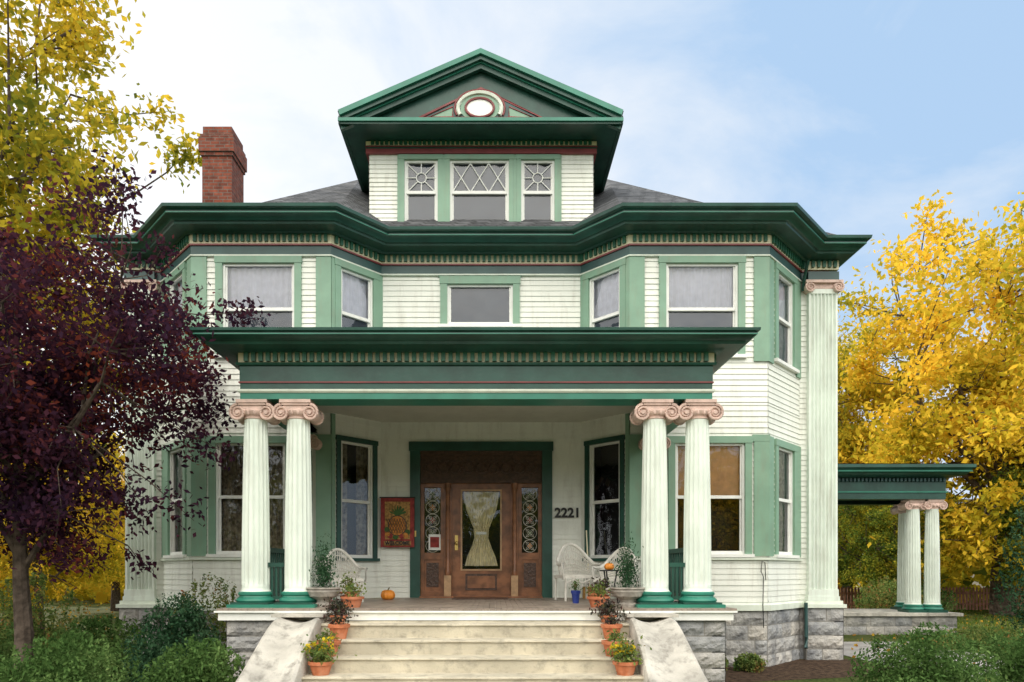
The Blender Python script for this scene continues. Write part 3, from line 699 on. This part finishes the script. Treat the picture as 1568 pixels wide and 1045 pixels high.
for i,(a,b_) in enumerate(zip(FP2[:-1],FP2[1:])): blocks(fo_,a,b_,-.15,.90,.26,i+13)
for sg in (-1,1):
    a,b_=sorted((sg*6.22,sg*6.93)); blocks(fo_,(a,YP-.16),(b_,YP-.16),-.15,.90,.26,30+sg)
    c_,d_=((b_,YP-.16),(b_,YP+.35)) if sg>0 else ((a,YP+.35),(a,YP-.16)); blocks(fo_,c_,d_,-.15,.9,.26,40+sg)
    fo_.box(a-.03,b_+.03,YP-.22,YP+.38,.9,.97,'pale'); fo_.box(a,b_,YP-.14,YP+.34,.97,1.033,'pale')
blocks(fo_,(XE,YP),(XE,13),-.15,.9,.26,77)
for a,b_,s_ in ((-3.38,-1.9,50),(1.9,3.38,51)): blocks(fo_,(a,-3.58),(b_,-3.58),-.15,FZ-.16,.24,s_,.045)
blocks(fo_,(-3.38,YB),(-3.38,-3.58),-.15,FZ-.16,.24,52); blocks(fo_,(3.38,-3.58),(3.38,YB),-.15,FZ-.16,.24,53)
fo_.obj('stone_foundation',house,False)
st=MB()
for n in range(1,7):
    z=FZ-.18*n; y=-3.66-.31*n
    st.box(-2.0,2.0,y,y+.35,z-.18 if n<6 else -.15,z-.03,'cstep')
    rows=[]
    for x in np.linspace(-2.0,2.0,61):
        w_=.005*math.sin(x*7+n*3)+.004*math.sin(x*19+n)
        rows.append([(x,y+.33,z-.03),(x,y-.018,z-.031),(x,y-.026+w_,z-.02),(x,y-.022+w_,z-.006),(x,y-.012,z+w_*.4),(x,y+.33,z)])
    st.grid(rows,'cstep')
st.box(-2.0,2.0,-3.72,-3.60,.78,FZ-.17,'cstep')
for sg in (-1,1):
    xi,xo=2.0,2.56; prof=[]
    N=36
    for i in range(N+1):
        t=i/N; y=-3.60-t*2.35
        if t<.2: z=1.0
        else:
            q_=(t-.2)/.8; z=1.0-.80*(q_*q_*(3-2*q_))**.8-.10*q_
        prof.append((y,z,t))
    rows=[]
    for y,z,t in prof:
        fl_=.20*t*t; X0=xi-.05*t
        xs=np.linspace(X0+.05,xo-.05+fl_,7)
        rows.append([(sg*X0,y,-.15),(sg*X0,y,z-.06),(sg*(X0+.015),y,z-.02)]+[(sg*x_,y,z-.07*math.sin(math.pi*(i_/6))) for i_,x_ in enumerate(xs)]+[(sg*(xo-.015+fl_),y,z-.02),(sg*(xo+fl_),y,z-.06),(sg*(xo+fl_),y,-.15)])
    st.grid(rows,'conc'); st.face(rows[-1],'conc'); st.face(rows[0],'conc')
    st.box(min(sg*1.97,sg*2.64),max(sg*1.97,sg*2.64),-3.98,-3.58,1.003,1.045,'conc')
st.obj('front_steps',house,True,30)

ds=MB()
ds.tube([(6.2,YP-.28,7.5),(6.2,YP-.1,7.2),(6.2,YP-.06,7.0)],.03,'dgreen',8)
ds.tube([(6.18,YP-.22,1.0),(6.18,YP-.24,.35),(6.12,YP-.35,.15)],.035,'slate',8)
ds.tube([(5.05,YB-.05,1.45),(5.03,YB-.06,1.75),(4.98,YB-.06,1.78),(4.96,YB-.06,1.6),(5.0,YB-.07,1.5),(4.99,YB-.07,1.0),(5.0,YB-.08,.6)],.008,'black',5)
ds.obj('downspout_and_cable',house)

# ------------------------------------------------------------------ side porch
sp=MB(); y0,y1=5.4,7.1; sx0,sx1=XE,12.45
srr=[(sx0,y0),(sx1,y0),(sx1,y1),(sx0,y1)]
sp.sweep(srr,[(-.3,3.55),(0,3.55),(0,3.72),(-.3,3.72)],'dgreen')
sp.sweep(srr,[(-.3,3.72),(.03,3.72),(.03,3.76),(-.3,3.76)],'teal')
sp.sweep(srr,[(-.3,3.76),(0,3.76),(0,4.14),(-.3,4.14)],'dgreen')
sp.sweep(srr,[(0,4.12),(.1,4.12),(.32,4.16),(.40,4.24),(.42,4.30),(.48,4.34),(.48,4.42),(-.2,4.5)],'dgreen')
sp.sweep(srr,[(.395,4.235),(.43,4.235),(.43,4.26),(.395,4.26)],'teal')
dentils(sp,srr,0,.07,4.02,4.11,'slate')
sp.face([(sx0,y0-.45,4.44),(sx1+.45,y0-.45,4.44),(sx1+.45,y1+.45,4.44),(sx0,y1+.45,4.44)],'slate')
sp.face([(sx0,y0,3.9),(sx1,y0,3.9),(sx1,y1,3.9),(sx0,y1,3.9)],'ceil')
for cx,cy in ((12.22,y0+.22),(11.72,y0+.26),(12.22,y1-.26)): column(sp,cx,cy,.48,3.55,.19,.155)
sp.box(sx0,sx1+.3,y0-.25,y1+.2,.40,.48,'conc')
blocks(sp,(sx0,y0-.15),(sx1+.2,y0-.15),-.15,.40,.25,91)
blocks(sp,(sx1+.2,y0-.15),(sx1+.2,y1),-.15,.40,.25,92)
sp.obj('side_porch',house)

# ------------------------------------------------------------------ foliage tools
def leaf_obj(name,C,size,k,parent=None,seed=0,asp=.55,up=0):
    rs=np.random.RandomState(seed); N=len(C)
    a=rs.normal(size=(N,3)); a[:,2]-=up; a/=np.linalg.norm(a,axis=1)[:,None]
    c=rs.normal(size=(N,3)); b_=np.cross(a,c); b_/=np.linalg.norm(b_,axis=1)[:,None]
    s=size*rs.uniform(.6,1.25,size=(N,1))
    V=np.stack([C-a*s*.5,C+b_*s*asp*.5-a*s*.05,C+a*s*.5,C-b_*s*asp*.5-a*s*.05],1).reshape(-1,3)
    me=bpy.data.meshes.new(name)
    me.vertices.add(4*N); me.vertices.foreach_set('co',V.astype(np.float32).ravel())
    me.loops.add(4*N); me.loops.foreach_set('vertex_index',np.arange(4*N,dtype=np.int32))
    me.polygons.add(N); me.polygons.foreach_set('loop_start',np.arange(0,4*N,4,dtype=np.int32))
    me.update(calc_edges=True); me.validate()
    me.materials.append(M[k])
    o=bpy.data.objects.new(name,me); scene.collection.objects.link(o)
    if parent: o.parent=parent
    return o
def tree(name,base,trunk_h,cc,rad,nl,ls,k,seed,tr=.18,nclump=200,sig=.11,nlimb=10,zmin=None,fill=.45):
    rs=np.random.RandomState(seed); e_=empty(name,base); mb=MB()
    cc=np.array(cc,float); rad=np.array(rad,float)
    top=cc+np.array([0,0,rad[2]*.5]); tp=[(0,0,-.1),(rs.uniform(-.1,.1),rs.uniform(-.1,.1),trunk_h*.5),(cc[0]*.4,cc[1]*.4,trunk_h),tuple(cc*.8+np.array([0,0,0])),tuple(top)]
    mb.tube(tp,[tr*1.3,tr,tr*.85,tr*.5,tr*.12],'bark',9)
    tpn=np.array(tp)
    limbs=[]
    for i in range(nlimb):
        az=2*math.pi*(i+rs.uniform(-.3,.3))/nlimb*1.0*2.4; el=rs.uniform(-.35,.9)
        d=np.array([math.cos(az)*math.cos(el),math.sin(az)*math.cos(el),math.sin(el)]); end=cc+d*rad*rs.uniform(.6,.85)
        t=rs.uniform(.0,1); st_=np.array(tp[2])*(1-t)+np.array(tp[3])*t
        mid=(st_+end)/2+rs.normal(size=3)*rad*.07+np.array([0,0,-.05*rad[2]])
        q1=(st_+mid)/2+rs.normal(size=3)*rad*.03; q2=(mid+end)/2+rs.normal(size=3)*rad*.04
        P_=[st_,q1,mid,q2,end]; mb.tube(P_,[tr*.42,tr*.34,tr*.25,tr*.15,tr*.05],'bark',6); limbs+=P_[1:]
    limbs+=[tpn[3],tpn[4]]
    limbs=np.array(limbs); Cs=[]
    for i in range(nclump):
        d=rs.normal(size=3); d/=np.linalg.norm(d)
        bump_=1+.14*math.sin(d[0]*5+seed)+.13*math.sin(d[2]*6+d[1]*4+seed*2)
        p=cc+d*rad*(rs.uniform(0,1)**fill)*bump_
        if zmin is not None and p[2]<zmin: p[2]=zmin+rs.uniform(0,.5)
        L_=limbs[np.argmin(np.linalg.norm(limbs-p,axis=1))]
        mid=(L_+p)/2+rs.normal(size=3)*.04*rad
        mb.tube([L_,mid,p],[tr*.10,tr*.07,tr*.025],'bark',4)
        n=int(nl/nclump*rs.uniform(.3,1.7)); sg_=sig*rad.mean()*rs.uniform(.5,1.4)
        t=rs.uniform(0,1,size=(n,1))**.5
        ctr=mid*(1-t)+p*t
        Cs.append(ctr+rs.normal(size=(n,3))*sg_*np.array([1,1,.75]))
    mb.obj('trunk_and_branches',e_)
    leaf_obj('foliage',np.concatenate(Cs),ls,k,e_,seed,up=.4)
    return e_
def dup(e_,name,loc,rot,sc,k=None):
    n=empty(name,loc); n.rotation_euler=(0,0,rot); n.scale=(sc,)*3
    for c in e_.children:
        d=c.data
        if k and c.name.startswith('foliage'): d=d.copy(); d.materials[0]=M[k]
        o=bpy.data.objects.new(c.name,d); scene.collection.objects.link(o); o.parent=n
    return n
G=-.1
tree('purple_plum_tree',(-6.45,-3.1,G),1.5,(-.2,.1,4.25),(3.25,2.1,3.05),42000,.10,'l_purple',5,.12,330,.064,16,1.1,.52)
yt=tree('yellow_maple_tree',(-16.3,7,G),3.5,(0,0,11.8),(6.9,6,10.4),58000,.27,'l_yelgr',11,.35,300,.07,16,2.0,.5)
gt=tree('golden_maple_tree',(19.8,13,G),3.0,(0,0,8.3),(6.3,6,7.4),44000,.26,'l_gold',23,.35,260,.068,14,1.5,.47)
dup(yt,'yellow_maple_tree',(18,21,G),1.3,.66)
dup(gt,'golden_maple_tree',(30,17,G),2.0,.95)
dup(yt,'yellow_maple_tree',(-24,12,G),2.6,.85)
dup(gt,'golden_maple_tree',(-11.8,5,G),.6,.36)
dup(yt,'turning_maple_tree',(14.2,22,G),4.0,.48,'l_gry')
dup(gt,'turning_maple_tree',(21.5,11.5,G),1.0,.50,'l_gry')
dup(gt,'turning_maple_tree',(15.6,14,G),2.2,.38,'l_gry')
dup(gt,'golden_maple_tree',(-16,16,G),3.6,.5)

def shrub(name,loc,rad,n,ls,k,seed,shell=.33,nb=14):
    rs=np.random.RandomState(seed); e_=empty(name,loc); rad=np.array(rad); Cs=[]; mb=MB()
    for i in range(nb):
        d=rs.normal(size=3); d[2]=abs(d[2]); d/=np.linalg.norm(d); c=d*rad*rs.uniform(.35,.72)
        mb.tube([(0,0,0),tuple(c*.5),tuple(c)],[.02,.015,.006],'bark',5)
        m_=n//nb; q_=rs.normal(size=(m_,3)); q_/=np.linalg.norm(q_,axis=1)[:,None]
        Cs.append(c+q_*rad*.42*(rs.uniform(0,1,size=(m_,1))**shell))
    for i in range(nb*5):
        d=rs.normal(size=3); d[2]=abs(d[2])+.4; d/=np.linalg.norm(d); c=d*rad*.85; t=rs.uniform(0,1,size=(16,1))
        Cs.append(c+np.array([d[0]*.3,d[1]*.3,.8])*t*.22*rad.mean()+rs.normal(size=(16,3))*.018)
    C=np.concatenate(Cs); C=C[C[:,2]>0]
    mb.obj('stems',e_); leaf_obj('leaves',C,ls,k,e_,seed,.45,up=-.7); return e_
shrub('green_shrub',(-3.25,-4.7,G),(.75,.6,.92),9000,.06,'l_green',1)
shrub('green_shrub',(-4.7,-4.8,G),(1.05,.8,.98),13000,.06,'l_green',2)
shrub('green_shrub',(-6.3,-4.9,G),(1.1,.8,.95),12000,.06,'l_green',3)
shrub('green_shrub',(-4.4,-2.9,G),(.8,.7,1.30),9000,.065,'l_dark',4)
shrub('rose_bush',(-4.3,-1.9,G),(.75,.6,1.75),3500,.06,'l_rose',44)
shrub('green_shrub',(-5.9,-2.2,G),(.9,.8,1.0),8000,.07,'l_green',5)
shrub('green_shrub',(-7.6,-2.4,G),(1.2,.9,.95),8000,.07,'l_green',6)
shrub('green_shrub',(-8.3,-.3,G),(1.2,1,1.7),8000,.08,'l_rose',7)
shrub('lavender_shrub',(5.55,-4.4,G),(1.05,.8,1.0),17000,.055,'l_green',8)
shrub('lavender_shrub',(7.05,-3.9,G),(1.1,.7,.9),12000,.055,'l_green',81)
shrub('flower_bed_plant',(3.75,-1.5,G),(.45,.35,.42),1800,.06,'l_rose',9)
shrub('flower_bed_plant',(4.6,-1.25,G),(.3,.3,.28),900,.06,'l_rose',10)
shrub('round_bush',(14.2,11,G),(1.3,1.2,1.5),6000,.10,'l_rose',12)
shrub('round_bush',(16.5,13,G),(1.6,1.2,1.7),6000,.10,'l_green',13)
shrub('evergreen_bush',(13.6,3.2,G),(1.3,1.2,4.2),14000,.09,'l_dark',14,.4,30)
shrub('flower_bed_plant',(10.9,1.8,G),(1.7,.5,.45),4500,.07,'l_rose',15)

rs=np.random.RandomState(3); Cs=[]
def mass(n,a0,a1,d0,d1,h0,h1,r0,r1,m_):
    for i in range(n):
        an=rs.uniform(a0,a1); d=rs.uniform(d0,d1); x=math.sin(an)*d; y=math.cos(an)*d-10
        h=rs.uniform(h0,h1); rr=rs.uniform(r0,r1)
        q_=rs.normal(size=(m_,3)); q_/=np.linalg.norm(q_,axis=1)[:,None]
        Cs.append(np.array([x,y,h*.5])+q_*np.array([rr,rr,h*.55])*rs.uniform(.6,1.05,size=(m_,1)))
mass(110,-1.1,1.15,38,60,2.5,8,2,4,200)
leaf_obj('distant_trees',np.concatenate(Cs),.85,'l_yelgr',None,9,.7)
# tree line across the street behind the viewpoint: what the front windows reflect
Cs=[]; mass(60,math.pi-.95,math.pi+.95,34,44,6,11,3,5,260)
leaf_obj('street_trees',np.concatenate(Cs),1.0,'l_gry',None,19,.7)
Cs=[]; mass(9,math.pi-.75,math.pi-.25,28,33,9,13,3,4,420)
leaf_obj('golden_street_trees',np.concatenate(Cs),.7,'l_gold',None,29,.7)

# ------------------------------------------------------------------ ground
def sheet(name,pts,z,k):
    mb=MB(); mb.face([(x,y,z) for x,y in pts],k); return mb.obj(name,None,False)
sheet('ground',[(-400,-400),(400,-400),(400,400),(-400,400)],G,'lawn')
sheet('driveway',[(7.3,-30),(10.2,-30),(10.2,3.4),(7.3,3.4)],G+.008,'asph')
sheet('garden_bed',[(3.4,-2.6),(7.2,-1.6),(7.2,.3),(3.4,.0)],G+.004,'soil')
sheet('garden_bed',[(-9,-6.2),(-2.7,-6.2),(-3.3,0),(-9,.4)],G+.004,'soil')
sheet('front_walk',[(-2,-5.5),(2,-5.5),(2,-14),(-2,-14)],G+.006,'asph')
C=np.stack([rs.uniform(-30,35,9000),rs.uniform(-10,32,9000),np.full(9000,G+.03)],1)
C=C[~((abs(C[:,0])<7.2)&(C[:,1]>-3.8)&(C[:,1]<13))]
leaf_obj('fallen_leaves',C,.11,'l_fall',None,4,.7)
gx=rs.uniform(10.3,26,24000); gy=rs.uniform(-4,22,24000)
C=np.stack([gx,gy,np.full(24000,G+.04)],1)
C=C[~((C[:,0]<12.8)&(C[:,1]>5)&(C[:,1]<7.6))]
leaf_obj('lawn_grass',C,.12,'l_grass',None,14,.25,up=-2.5)
pf=MB()
for i in range(90):
    x=12.5+i*.14
    pf.box(x,x+.09,15,15.02,G+.1,G+1.0+.0,'picket'); pf.face([(x,15,G+1.0),(x+.09,15,G+1.0),(x+.045,15,G+1.08)],'picket')
pf.box(12.5,25,15.02,15.06,.2,.28,'picket'); pf.box(12.5,25,15.02,15.06,.65,.73,'picket')
pf.obj('picket_fence',None,False)
nh=empty('neighbour_house'); mb=MB()
siding(mb,(26,33),(38,33),0,4.5,[],.16,'greyh'); siding(mb,(26,45),(26,33),0,4.5,[],.16,'greyh')
mb.face([(25.5,32.6,4.4),(38.5,32.6,4.4),(38.5,39,7.2),(25.5,39,7.2)],'shingle')
for x in (28,31.5,35): mb.box(x,x+1.1,32.9,33,1.4,3.2,'screen'); mb.box(x-.12,x+1.22,32.92,32.97,1.25,1.4,'white'); mb.box(x-.12,x+1.22,32.92,32.97,3.2,3.35,'white')
mb.obj('body',nh,False)

# ------------------------------------------------------------------ porch things
def chair(name,loc,rot,s=1):
    e_=empty(name,loc); e_.rotation_euler=(0,0,rot); e_.scale=(s,)*3; mb=MB()
    w=.29
    for x,y in ((-w,-.25),(w,-.25),(-w,.25),(w,.25)): mb.tube([(x,y,0),(x*.97,y*.97,.42)],.02,'wick',7)
    mb.box(-w-.02,w+.02,-.27,.27,.38,.43,'wick')
    for i in range(14): mb.tube([(-w,-.26+i*.04,.434),(w,-.26+i*.04,.434)],.01,'wick',4)
    mb.tube([(-w,-.27,.3),(-w*.5,-.27,.36),(0,-.27,.3),(w*.5,-.27,.36),(w,-.27,.3)],.014,'wick',5)
    for i in range(11):
        x=-w+2*w*i/10; mb.tube([(x,-.27,.22+.05*abs(math.sin(i/10*2*math.pi))),(x,-.27,.4)],.009,'wick',4)
    def bp(t):
        a=math.pi*(1-t); x=math.cos(a)*(w+.03); y=-.05+math.sin(a)*.33; return x,y
    def top(t): 
        q_=math.sin(math.pi*t); return .62+.36*max(0,q_)**2.2
    N=30
    for i in range(N+1):
        t=i/N; x,y=bp(t); mb.tube([(x*.93,y*.95,.40),(x*1.06,y*1.1,top(t))],.007,'wick',4)
    for f in (.1,.2,.3,.4,.55,.8):
        pts=[]
        for i in range(N+1):
            t=i/N; x,y=bp(t); pts.append((x*(.93+.13*f),y*(.95+.15*f),.40+(top(t)-.40)*f))
        mb.tube(pts,.010,'wick',4)
    pts=[(-w-.05,-.28,.36),(-w-.06,-.27,.62)]+[(bp(i/N)[0]*1.06,bp(i/N)[1]*1.1,top(i/N)) for i in range(N+1)]+[(w+.06,-.27,.62),(w+.05,-.28,.36)]
    mb.tube(pts,.030,'wick',7)
    for i in range(0,N-5,3):
        for a,b2 in ((i,i+5),(i+5,i)):
            x,y=bp(a/N); x2,y2=bp(b2/N)
            mb.tube([(x*.93,y*.95,.42),(x2*1.05,y2*1.08,top(b2/N)-.02)],.006,'wick',4)
    mb.obj('wicker_frame',e_); return e_
chair('wicker_chair',(1.66,-1.15,FZ),.25)
chair('wicker_chair',(2.26,-1.7,FZ),-.6,.9)
chair('wicker_chair',(-2.22,-1.75,FZ),.55,.88)
def pumpkin(name,loc,r):
    e_=empty(name,loc); mb=MB()
    mb.lathe(0,0,[(r*.3,0),(r*.75,r*.06),(r,r*.4),(r*1.02,r*.75),(r*.85,r*1.15),(r*.5,r*1.35),(r*.12,r*1.25)],'pump',60,lambda t,z:1-.10*abs(math.sin(t*5)))
    mb.tube([(0,0,r*1.2),(r*.05,0,r*1.5),(r*.22,.01,r*1.7)],[r*.14,r*.09,r*.08],'stem',7)
    mb.obj('shell',e_,True,60)
pumpkin('pumpkin',(-1.62,-.9,FZ),.125)
def pot(name,loc,r,h,k,plant,pk,n,ls,pr_,ph,flower=False,seed=0):
    e_=empty(name,loc); mb=MB()
    mb.lathe(0,0,[(r*.68,0),(r*.92,h*.75),(r*1.06,h*.76),(r*1.08,h*.98),(r*.95,h),(r*.9,h*.88),(.01,h*.86)],k,22)
    rs=np.random.RandomState(seed+50)
    for i in range(9):
        a=rs.uniform(0,6.28); q_=rs.uniform(.2,.7)
        mb.tube([(0,0,h*.85),(math.cos(a)*pr_*q_*.5,math.sin(a)*pr_*q_*.5,h+ph*.4),(math.cos(a)*pr_*q_,math.sin(a)*pr_*q_,h+ph*.7)],.005,'stem',4)
    mb.obj('pot',e_)
    C=rs.normal(size=(n,3))*np.array([pr_*.5,pr_*.5,ph*.3])+np.array([0,0,h+ph*.45]); C[:,2]=np.maximum(C[:,2],h*.95)
    leaf_obj('plant',C,ls,pk,e_,seed,.5,up=-.6)
    if flower:
        C=rs.normal(size=(22,3))*np.array([pr_*.5,pr_*.5,ph*.15])+np.array([0,0,h+ph*.7]); C=np.repeat(C,7,0)+rs.normal(size=(154,3))*.014
        leaf_obj('flowers',C,.05,'l_flow',e_,seed+1,.8)
    return e_
sd=0
for sg in (-1,1):
    for (n,dx,r,h,k,pk,nn,ls,pr_,ph,fl_) in (
        (0,1.70,.15,.15,'terra','l_rose',160,.05,.15,.18,False),
        (1,1.78,.11,.10,'terra','l_succ',320,.055,.17,.20,False),
        (2,1.74,.13,.19,'terra','l_succ',120,.05,.12,.12,False),
        (3,1.76,.15,.19,'terra','l_rose',120,.05,.12,.12,False),
        (4,1.80,.14,.16,'terra','l_rose',420,.06,.16,.22,True)):
        y=-3.66-.31*n+.16; z=FZ-.18*n if n else FZ
        sd+=1; pot('potted_plant',(sg*dx+R.uniform(-.04,.04),y+(.12 if n==0 else 0),z),r,h,k,None,pk,nn,ls,pr_,ph,fl_,sd)
def urn(name,loc,seed):
    e_=empty(name,loc); mb=MB()
    mb.lathe(0,0,[(.14,0),(.15,.04),(.09,.07),(.10,.10),(.20,.15),(.235,.22),(.22,.24),(.245,.255),(.245,.275),(.21,.275),(.19,.22),(.01,.21)],'stoneurn',26)
    for sg in (-1,1): mb.tube([(sg*.20,0,.16),(sg*.29,0,.18),(sg*.30,0,.24),(sg*.235,0,.255)],.018,'stoneurn',6)
    mb.obj('bowl',e_)
    rs=np.random.RandomState(seed); C=rs.normal(size=(1500,3))*np.array([.065,.065,.17])+np.array([0,0,.50]); C=C[C[:,2]>.24]
    leaf_obj('clipped_evergreen',C,.045,'l_dark',e_,seed,.4,up=-1)
urn('stone_planter',(-2.15,-3.25,FZ),1); urn('stone_planter',(2.12,-3.25,FZ),2)
pot('potted_plant',(1.78,-2.9,FZ),.15,.2,'terra',None,'l_succ',260,.05,.15,.2,False,90)
pot('potted_plant',(-1.88,-2.9,FZ),.13,.2,'terra',None,'l_rose',160,.05,.13,.25,False,91)
pot('blue_planter',(1.52,-2.2,FZ),.07,.2,'blue',None,'l_green',120,.04,.06,.15,False,92)
ps=empty('plant_stand',(2.0,-2.45,FZ)); mb=MB()
for a in range(3): mb.tube([(.14*math.cos(a*2.1),.14*math.sin(a*2.1),0),(.08*math.cos(a*2.1),.08*math.sin(a*2.1),.3),(.12*math.cos(a*2.1),.12*math.sin(a*2.1),.50)],.012,'black',6)
mb.lathe(0,0,[(.15,.50),(.15,.52)],'black',20); mb.obj('stand',ps)
pumpkin('pumpkin',(2.0,-2.45,FZ+.52),.075)
bm=empty('garden_broom',(1.98,-.45,FZ)); mb=MB(); mb.tube([(0,0,.2),(-.04,.1,1.25)],.013,'cream',7); mb.box(-.12,.12,-.03,.03,0,.22,'ftan'); mb.obj('broom',bm)

# ------------------------------------------------------------------ light, sky, camera
SE,SAZ=math.radians(30),math.radians(-48)   # azimuth from +Y, negative = towards -X (behind-left)
w=bpy.data.worlds.new('World'); scene.world=w; w.use_nodes=True; nt=w.node_tree
bg=nt.nodes['Background']; bg.inputs['Strength'].default_value=.15
sky=nt.nodes.new('ShaderNodeTexSky'); sky.sky_type='NISHITA'; sky.sun_disc=False; sky.sun_elevation=SE; sky.sun_rotation=SAZ
sky.air_density=1.0; sky.dust_density=1.5; sky.ozone_density=1.5
tc=nt.nodes.new('ShaderNodeTexCoord'); mp=nt.nodes.new('ShaderNodeMapping'); mp.inputs['Scale'].default_value=(1,1,1.7); mp.inputs['Rotation'].default_value=(.2,.5,.3)
nt.links.new(tc.outputs['Generated'],mp.inputs['Vector'])
n=nt.nodes.new('ShaderNodeTexNoise'); n.inputs['Scale'].default_value=2.4; n.inputs['Detail'].default_value=10; n.inputs['Roughness'].default_value=.58; n.inputs['Distortion'].default_value=.6
nt.links.new(mp.outputs[0],n.inputs['Vector'])
def vmath(op,a,bv):
    x=nt.nodes.new('ShaderNodeVectorMath'); x.operation=op; nt.links.new(a,x.inputs[0]); x.inputs[1].default_value=bv; return x
dl=vmath('DOT_PRODUCT',tc.outputs['Generated'],(-.62,.25,-.34))
ad=nt.nodes.new('ShaderNodeMath'); ad.operation='MULTIPLY_ADD'; nt.links.new(dl.outputs['Value'],ad.inputs[0]); ad.inputs[1].default_value=.70; nt.links.new(n.outputs['Fac'],ad.inputs[2])
r=nt.nodes.new('ShaderNodeValToRGB'); r.color_ramp.elements[0].position=.22; r.color_ramp.elements[0].color=(3.3,4.7,6.5,1); r.color_ramp.elements[1].position=.58; r.color_ramp.elements[1].color=(6.8,7.0,7.2,1)
nt.links.new(ad.outputs[0],r.inputs['Fac'])
mx=nt.nodes.new('ShaderNodeMix'); mx.data_type='RGBA'; mx.inputs['Factor'].default_value=.87
nt.links.new(sky.outputs['Color'],mx.inputs[6]); nt.links.new(r.outputs['Color'],mx.inputs[7])
# unseen glow added high in the sky behind the viewpoint, to brighten the facade
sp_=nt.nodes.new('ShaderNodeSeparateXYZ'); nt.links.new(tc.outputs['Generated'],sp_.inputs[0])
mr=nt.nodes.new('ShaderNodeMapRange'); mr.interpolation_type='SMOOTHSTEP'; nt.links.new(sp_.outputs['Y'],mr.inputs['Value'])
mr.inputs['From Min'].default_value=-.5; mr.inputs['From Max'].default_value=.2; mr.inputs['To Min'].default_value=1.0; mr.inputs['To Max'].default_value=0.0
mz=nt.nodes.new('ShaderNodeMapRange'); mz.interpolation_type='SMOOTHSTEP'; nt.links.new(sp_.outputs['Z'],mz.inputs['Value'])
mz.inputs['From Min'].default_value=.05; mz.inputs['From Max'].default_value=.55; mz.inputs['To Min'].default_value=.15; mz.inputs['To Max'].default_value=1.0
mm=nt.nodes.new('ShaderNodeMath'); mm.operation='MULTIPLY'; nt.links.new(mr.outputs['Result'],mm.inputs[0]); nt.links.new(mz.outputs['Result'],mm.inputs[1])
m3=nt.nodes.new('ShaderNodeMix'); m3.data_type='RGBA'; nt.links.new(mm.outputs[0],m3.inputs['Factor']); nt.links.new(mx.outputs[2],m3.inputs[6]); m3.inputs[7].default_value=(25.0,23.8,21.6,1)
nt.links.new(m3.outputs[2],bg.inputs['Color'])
sl_=bpy.data.lights.new('sun','SUN'); sl_.energy=4.5; sl_.angle=math.radians(.6); sl_.color=(1,.92,.80)
so=bpy.data.objects.new('sun',sl_); scene.collection.objects.link(so)
dvec=Vector((math.sin(SAZ)*math.cos(SE),math.cos(SAZ)*math.cos(SE),math.sin(SE)))
so.rotation_euler=dvec.to_track_quat('Z','Y').to_euler(); so.location=(-20,20,25)
cam=bpy.data.cameras.new('camera'); co=bpy.data.objects.new('camera',cam); scene.collection.objects.link(co)
co.location=(.25,-12.6,1.6); co.rotation_euler=(math.pi/2,0,0)
cam.sensor_width=36; cam.lens=36*1020/1568; cam.shift_x=.0172; cam.shift_y=.2248; cam.clip_end=2000
scene.camera=co
